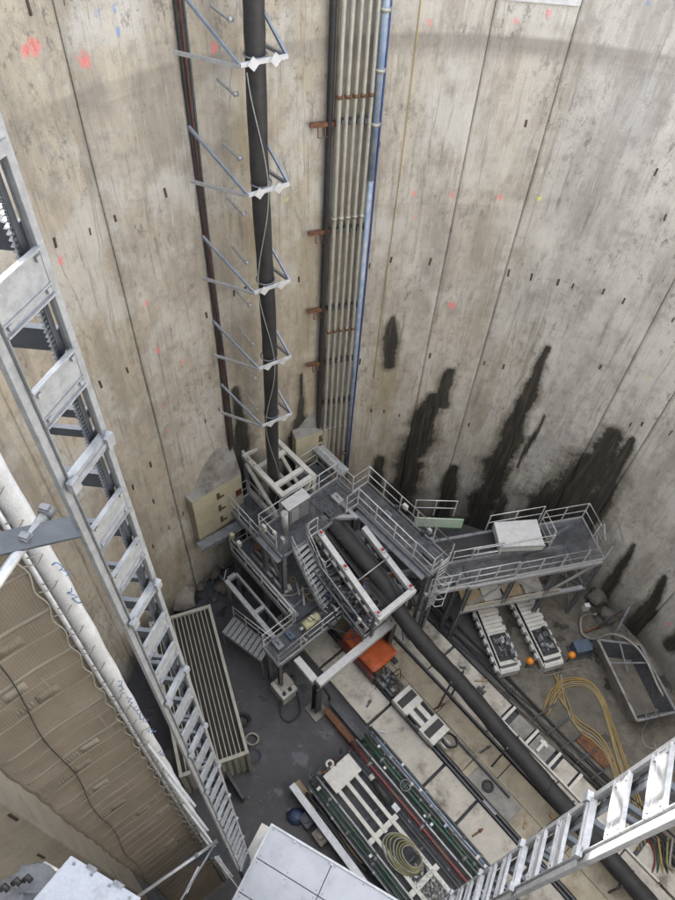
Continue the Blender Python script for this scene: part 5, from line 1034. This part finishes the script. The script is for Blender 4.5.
# bits on the dark floor at the left
pu = thing('pump_box', 'dirty cream pump box with a black hose below the lower platform', 'pump', P(283, 692, 0))
pc_ = P(284, 688, .5); MB().obox(pc_ - ZX * .12, UX * .45, VX * .38, ZX * .36).build('case', 'white_steel', pu, .03); MB().obox(pc_ + ZX * .28 + UX * -.1 + VX * .1, UX * .3, VX * .3, ZX * .06).build('lid', 'slab', pu, .02)
for o in (-.2, .1): MB().cyl(pc_ + UX * .28 + VX * o + ZX * .2, pc_ + UX * .28 + VX * o + ZX * .34, .08, 10).build('cap', 'rubber', pu)
tag(MB().tube(spline([P(296, 690, .5), P(300, 712, .1), P(290, 722, .05), P(281, 716, .05), P(281, 700, .3)], 8), .04, 7).build('pump_hose', 'rubber'), 'black hose loop beside the dirty cream pump box', 'hose')
for k, (x, y, r, m, l, nn) in enumerate(((252, 739, .24, 'grey_hose', 'pale ring of hose on the dark floor near the container', 3), (253, 756, .3, 'tarp_blue', 'thin dark blue cable loop on the floor near the container', 2), (243, 720, .26, 'rubber', 'black cable heap against the container side', 4))):
    t = thing('floor_coil', l, 'coil', P(x, y, .0))
    for q in range(nn): c = P(x, y, .05 + .06 * q); MB().tube([c + Vector((math.cos(a) * r * (1 + .12 * math.sin(2 * a + q)), math.sin(a) * r * (1 - .1 * q / nn), .02 * math.sin(3 * a + q))) for a in np.linspace(0, 2 * math.pi, 22)], .045 if k != 1 else .012, 6, False).build('turn', m, t)
def rock(name, label, p, r, m='boulder', k=0):
    vs, fs = [], []
    for i in range(7):
        for j in range(10):
            a, th = math.pi * i / 6, 2 * math.pi * j / 10; rr = r * (1 + .18 * math.sin(2 * th + i + k) + .12 * math.sin(5 * th + k * 2 + i))
            vs.append(p + Vector((math.sin(a) * math.cos(th) * rr, math.sin(a) * math.sin(th) * rr, (math.cos(a) * .8 + .75) * r)))
    for i in range(6):
        for j in range(10): fs.append((i * 10 + j, (i + 1) * 10 + j, (i + 1) * 10 + (j + 1) % 10, i * 10 + (j + 1) % 10))
    tag(MB().add(vs, fs).build(name, m, None, .06), label, 'boulder' if r > .4 else 'rubble')
rock('boulder', 'large pale boulder at the far end of the container', P(184, 601, .0), .72, 'boulder', 1)
lbls = ['dark rubble lump under the cream block', 'rubble lump beside the large boulder', 'small rubble lump below the wall channel', 'rubble lump near the lower platform column', 'flat rubble lump at the wall foot', 'broken rubble lump left of the beam frame', 'tiny rubble lump beside the container end']
for i, (x, y) in enumerate(((208, 560), (200, 588), (215, 575), (226, 562), (204, 572), (222, 590), (214, 600))): rock('rubble', lbls[i], P(x, y, 0), .16 + .1 * (i % 3), 'mud', i)
shp = thing('scrap_heap', 'heap of scrap bars on the dark floor under the cream slotted block', 'scrap', P(215, 575, 0))
for i in range(26):
    p = P(203 + random.random() * 30, 550 + random.random() * 46, .08 + .3 * random.random()); q = p + Vector((random.uniform(-.8, .8), random.uniform(-.8, .8), random.uniform(0, .5)))
    MB().beam(p, q, random.uniform(.03, .08), .05).build('bar', random.choice(['steel_dark', 'rust', 'steel_grey', 'wood', 'galv']), shp)
for i, (x, y, r) in enumerate(((595, 600, .5), (618, 640, .35), (602, 652, .3), (606, 618, .4))): rock('rubble', ['dark mud heap behind the steel skip', 'mud lump at the skip corner', 'mud lump beside the blue motor', 'mud heap under the truss platform end'][i], P(x, y, 0), r, 'mud', i + 4)
# lower right: things under the sunlit mast
for i in range(6):
    m = ['red_paint', 'green_paint', 'yellow_hose', 'rubber', 'olive_hose', 'grey_hose'][i]
    tag(MB().tube(spline([P(648 + 5 * i, 838, .1), P(655 + 3 * i, 855 + 2 * i, .4), P(652 + 5 * i, 872, .25), P(640 + 9 * i, 893, .1), P(650 + 8 * i, 915, .1)], 6), .045, 6).build('service_hose', m), {'red_paint': 'red', 'green_paint': 'green', 'yellow_hose': 'yellow', 'rubber': 'black', 'olive_hose': 'olive', 'grey_hose': 'grey'}[m] + ' service hose in the tangle below the sunlit mast', 'hose', 'hose tangle at lower right')

# ================================================================== extra galleries, cable runs and fittings of the tower
gl = thing('side_gallery', 'narrow dark gallery with railings left of the white riser frame', 'gallery', W(-13.2, 8.4, 0))
deck(gl, -14.6, -12.2, 7.95, 8.95, 5.0, 3, 1, 'grating')
railing(gl, [W(-12.2, 7.92, 5.0), W(-14.6, 7.92, 5.0), W(-14.6, 8.95, 5.0)], 1.1, 'rail_galv', True, .8); railing(gl, [W(-14.5, 8.98, 5.0), W(-12.3, 8.98, 5.0)], 1.1, 'rail_galv', True, .8)
for u in (-14.5, -12.3): MB().ibeam(W(u, 8.0, .02), W(u, 8.0, 4.8), .14, .14, UX).build('column', 'steel_grey', gl)
g2 = thing('rear_gallery', 'grey gallery with railing behind the upper platform towards the pipes', 'gallery', W(-12.6, 11.6, 0))
deck(g2, -13.6, -12.1, 10.8, 11.9, 5.9, 2, 1, 'grating'); railing(g2, [W(-12.1, 11.95, 5.9), W(-13.6, 11.95, 5.9), W(-13.6, 10.8, 5.9)], 1.1, 'rail_galv', True, .8)
for u in (-13.5, -12.2): MB().ibeam(W(u, 11.8, .02), W(u, 11.8, 5.7), .14, .14, UX).build('column', 'steel_grey', g2)
MB().beam(W(-13.9, 12.1, 6.6), W(-12.0, 12.1, 6.6), .5, .16).build('cover_plate', 'galv', g2)
ml = thing('machine_platform', 'middle machine platform with railings between the stair and the white conveyor rails', 'platform', W(-9, 9.5, 0))
deck(ml, -10.5, -9.7, 9.15, 10.2, 4.7, 1, 1, 'grating'); railing(ml, [W(-9.68, 9.15, 4.7), W(-9.68, 10.2, 4.7)], 1.0, 'rail_galv', True, .5); railing(ml, [W(-10.4, 9.12, 4.7), W(-9.7, 9.12, 4.7)], 1.0, 'rail_galv', True, .5)
for u, v in ((-10.4, 9.2), (-9.75, 9.2), (-10.4, 10.1), (-9.75, 10.1)): MB().beam(W(u, v, LD), W(u, v, 4.5), .08, .08, UX).build('column', 'steel_grey', ml)
fr = thing('roller_frame', 'dark inclined roller frame with pipes beside the left white conveyor rail', 'frame', W(-8.6, 9.1, LD))
for k in range(2): MB().beam(W(-10.3, 9.0 - .22 * k, 5.5 - .35 * k), W(-6.9, 8.95 - .22 * k, 4.5 - .2 * k), .07, .12).build('long_bar', ['steel_grey', 'steel_dark'][k], fr)
for i in range(16):
    f = (i + .5) / 16; p = W(-10.3 + 3.4 * f, 9.0, 5.45 - f); MB().cyl(p, p + VX * .42 - ZX * .05, .06, 9).build('roller', random.choice(['steel_dark', 'rubber', 'steel_dark']), fr)
    if i % 3 == 0: MB().beam(W(-10.3 + 3.4 * f, 8.9, LD), W(-10.3 + 3.4 * f, 8.95, 5.2 - f), .05, .05, UX).build('prop', 'steel_grey', fr)
for i in range(34):
    c = W(-10.2 + 3.1 * random.random(), 8.75 + .7 * random.random(), LD + .25 + 1.1 * random.random()); m = random.choice(['steel_grey', 'galv', 'motor_blue', 'steel_dark', 'white_steel', 'rubber', 'steel_dark'])
    if i % 2: MB().cyl(c, c + random.choice([UX, VX, ZX]) * random.uniform(.15, .5), random.uniform(.03, .11), 10).build('fitting', m, fr)
    else: MB().obox(c, UX * random.uniform(.04, .15), VX * random.uniform(.04, .12), ZX * random.uniform(.04, .14)).build('fitting_block', m, fr, .01)
cr_ = thing('cable_run', 'bundle of black cables and trays draped through the transfer tower', 'cables', W(-10, 9, LD))
for i in range(22):
    a = W(random.uniform(-12, -7), random.uniform(7.6, 12), random.choice([UD - .25, UD - .3, LD + .5, 5.0])); b = a + UX * random.uniform(-1.8, 1.8) + VX * random.uniform(-1.2, 1.2); b.z = random.choice([LD + .1, UD - .35, 2.0, 4.2])
    MB().tube(spline([a, a.lerp(b, .4) - ZX * .35, a.lerp(b, .75) - ZX * .25, b], 5), random.uniform(.014, .03), 5).build('cable', random.choice(['rubber', 'rubber', 'steel_dark', 'grey_hose', 'blue_cable']), cr_)
for a, b in ((W(-12.0, 7.6, 6.2), W(-10.6, 7.6, 6.2)), (W(-10.5, 11.4, 6.15), W(-6.6, 11.4, 6.15)), (W(-13.6, 7.5, LD + .25), W(-9.4, 7.5, LD + .25)), (W(-11.3, 8.0, 3.0), W(-11.3, 11.5, 3.0)), (W(-10.2, 11.3, 5.2), W(-6.8, 11.3, 4.4))): MB().channel(a, b, .22, .06).build('cable_tray', 'steel_grey', cr_)
for i in range(14):
    c = random.choice([W(random.uniform(-12, -10.7), 7.85, UD + random.uniform(.2, .9)), W(random.uniform(-10.4, -6.6), 12.5, UD + random.uniform(.2, .9)), W(random.uniform(-13.5, -9.4), 7.36, LD + random.uniform(.2, 1.0)), W(-8.36, random.uniform(5.9, 8.8), LD + random.uniform(.2, .9))])
    MB().obox(c, UX * random.uniform(.06, .13), VX * .06, ZX * random.uniform(.08, .16)).build('junction_box', random.choice(['galv', 'white_steel', 'steel_grey', 'steel_dark']), cr_, .01)
for i, (u, v, h, sz, m) in enumerate(((-11.2, 11.0, UD, .2, 'galv'), (-10.9, 10.3, UD, .16, 'steel_dark'), (-9.4, 12.1, UD, .14, 'steel_grey'), (-7.0, 12.0, UD, .2, 'steel_dark'), (-12.6, 8.4, LD, .22, 'steel_grey'), (-9.0, 6.2, LD, .2, 'steel_grey'), (-9.0, 6.8, LD, .16, 'motor_blue'))):
    t = thing('tool_box', ['grey tool box at the rear of the upper platform', 'dark tool box by the conveyor spreader on the upper platform', 'small grey box on the walkway above the belt', 'dark box at the end of the upper walkway', 'grey tool box at the back of the lower platform', 'grey tool box at the front corner of the lower platform', 'blue grey box near the front of the lower platform'][i], 'tool box', W(u, v, h))
    MB().obox(W(u, v, h + sz * .55), UX * sz * 1.2, VX * sz * .7, ZX * sz * .5).build('case', m, t, .015); MB().obox(W(u, v, h + sz * 1.1), UX * sz * 1.24, VX * sz * .74, ZX * sz * .06).build('lid', m, t, .008); MB().tube([W(u - sz * .4, v, h + sz * 1.15), W(u - sz * .3, v, h + sz * 1.5), W(u + sz * .3, v, h + sz * 1.5), W(u + sz * .4, v, h + sz * 1.15)], .015, 5).build('handle', 'steel_dark', t)
el = thing('end_ladder', 'short caged ladder hanging at the end of the upper walkway', 'ladder', W(-6.4, 12.1, 3.5))
for v in (11.8, 12.25): MB().beam(W(-6.3, v, 3.4), W(-6.3, v, UD + 1.0), .05, .05, UX).build('rail', 'rail_galv', el)
for k in range(14): MB().cyl(W(-6.3, 11.8, 3.6 + k * .28), W(-6.3, 12.25, 3.6 + k * .28), .016, 6).build('rung', 'rail_galv', el)
for k in range(4): MB().tube([W(-6.3, 11.8, 4.3 + k * .6), W(-5.95, 11.75, 4.3 + k * .6), W(-5.8, 12.02, 4.3 + k * .6), W(-5.95, 12.3, 4.3 + k * .6), W(-6.3, 12.25, 4.3 + k * .6)], .018, 5).build('hoop', 'rail_galv', el)
# loose clutter on the track bed
lab2 = ['small offcut on the pale slabs near the orange bucket', 'short bolt bar on the pale slabs by the first joint', 'small timber offcut on the boards near the mat', 'dark bracket lying on the boards beside the tube', 'short steel rod on the boards near the carriage', 'flat rusty strip on the pale slabs at lower centre', 'small dark shackle on the slab beyond the tube', 'short plank on the row beyond the tube']
for i, (u, v, m) in enumerate(((-5.6, 8.3, 'steel_dark'), (-4.4, 7.95, 'galv'), (1.6, 9.8, 'wood'), (-1.2, 10.7, 'steel_dark'), (-3.6, 10.5, 'rust'), (.6, 8.2, 'rust'), (-4.1, 12.5, 'steel_dark'), (-3.2, 12.7, 'wood'))):
    a = random.uniform(0, 3); d_ = UX * math.cos(a) + VX * math.sin(a); p = W(u, v, .335); L_ = random.uniform(.1, .28)
    tag(MB().obox(p, d_ * L_, d_.cross(ZX) * .035, ZX * .025).obox(p + d_ * L_ * .5 + ZX * .03, d_ * .05, d_.cross(ZX) * .06, ZX * .02).build('offcut', m), lab2[i], 'offcut')

# spilled grout, mud lumps and rubbish on the floor
CL = MB()
for i in range(60):
    x, y = random.choice([(random.uniform(232, 300), random.uniform(690, 810)), (random.uniform(560, 640), random.uniform(660, 740)), (random.uniform(255, 330), random.uniform(690, 760))])
    p = P(x, y, .0); r = random.uniform(.02, .075); vs, fs = [], []
    for a in range(4):
        for j in range(8): t_ = 2 * math.pi * j / 8; rr = r * math.cos(a / 3 * 1.4) * (1 + .3 * math.sin(3 * t_ + i)); vs.append(p + Vector((rr * math.cos(t_), rr * math.sin(t_), r * .5 * math.sin(a / 3 * 1.5))))
    for a in range(3):
        for j in range(8): fs.append((a * 8 + j, a * 8 + (j + 1) % 8, (a + 1) * 8 + (j + 1) % 8, (a + 1) * 8 + j))
    fs.append(tuple(24 + j for j in range(8)))
    CL.add(vs, fs)
tag(CL.build('mud_clods', 'mud'), 'loose clods of mud strewn over the shaft floor', 'mud', kind='stuff')
# pumps and pipework at the front of the lower platform
pm = thing('pump_set', 'grey pump set with flywheel and pipes on the red deck beside the conveyor', 'pump', W(-8.2, 9.5, LD))
for i, (u, v, h, r, l_, ax, m) in enumerate(((-8.9, 9.5, .5, .26, .5, VX, 'galv'), (-8.2, 9.35, .45, .22, .6, UX, 'steel_grey'), (-7.6, 9.6, .5, .2, .5, VX, 'galv'), (-8.5, 9.9, .75, .16, .7, UX, 'motor_blue'), (-7.5, 10.0, .6, .14, .5, UX, 'white_steel'), (-9.3, 9.35, .35, .15, .5, UX, 'steel_grey'))):
    c = W(u, v, LD + h); MB().cyl(c - ax * l_ / 2, c + ax * l_ / 2, r, 16).build('casing', m, pm); MB().cyl(c + ax * l_ * .5, c + ax * (l_ * .5 + .06), r * 1.2, 16).build('flange', 'steel_dark', pm); MB().cyl(c - ax * (l_ * .5 + .05), c - ax * l_ * .5, r * 1.15, 16).build('flange', 'steel_grey', pm)
    MB().obox(c - ZX * (h * .5 + r * .3), UX * .2, VX * .16, ZX * max(.05, h * .5 - r * .6)).build('pedestal', 'steel_dark', pm)
rg_ = [W(-8.9, 9.18, LD + .55) + (UX * math.cos(t) + ZX * math.sin(t)) * .3 for t in np.linspace(0, 2 * math.pi, 22)]; MB().tube(rg_, .035, 7, False).build('flywheel', 'galv', pm)
for i in range(9):
    a = W(random.uniform(-9.4, -7.3), random.uniform(9.2, 10.2), LD + random.uniform(.3, .8)); b = a + UX * random.uniform(-.9, .9) + VX * random.uniform(-.3, .3)
    MB().tube([a, a + ZX * .25, b + ZX * .25, b], random.uniform(.025, .05), 8).build('pipe', random.choice(['galv', 'steel_grey', 'rust', 'white_steel']), pm)
jk = thing('deck_stock', 'steel tubes, hoses and parts stacked on the dark lower platform', 'stock', W(-11, 8.3, LD))
for i in range(20):
    c = W(random.uniform(-13.3, -9.6), random.uniform(7.6, 8.9), LD + .06); a = random.uniform(0, 3.1); d_ = UX * math.cos(a) + VX * math.sin(a)
    if i % 3 == 0: MB().cyl(c - d_ * random.uniform(.2, .6), c + d_ * random.uniform(.2, .6), random.uniform(.025, .05), 8).build('tube', random.choice(['galv', 'rust', 'steel_grey']), jk)
    elif i % 3 == 1: MB().obox(c + ZX * .06, d_ * random.uniform(.08, .25), d_.cross(ZX) * random.uniform(.06, .14), ZX * random.uniform(.04, .12)).build('crate', random.choice(['wood', 'steel_dark', 'rust', 'white_steel', 'motor_blue']), jk, .01)
    else: r = random.uniform(.1, .2); MB().tube([c + Vector((math.cos(t) * r, math.sin(t) * r * .9, .03 * math.sin(2 * t))) for t in np.linspace(0, 6.28, 16)], .025, 5, False).build('hose_ring', random.choice(['rubber', 'grey_hose', 'yellow_hose']), jk)
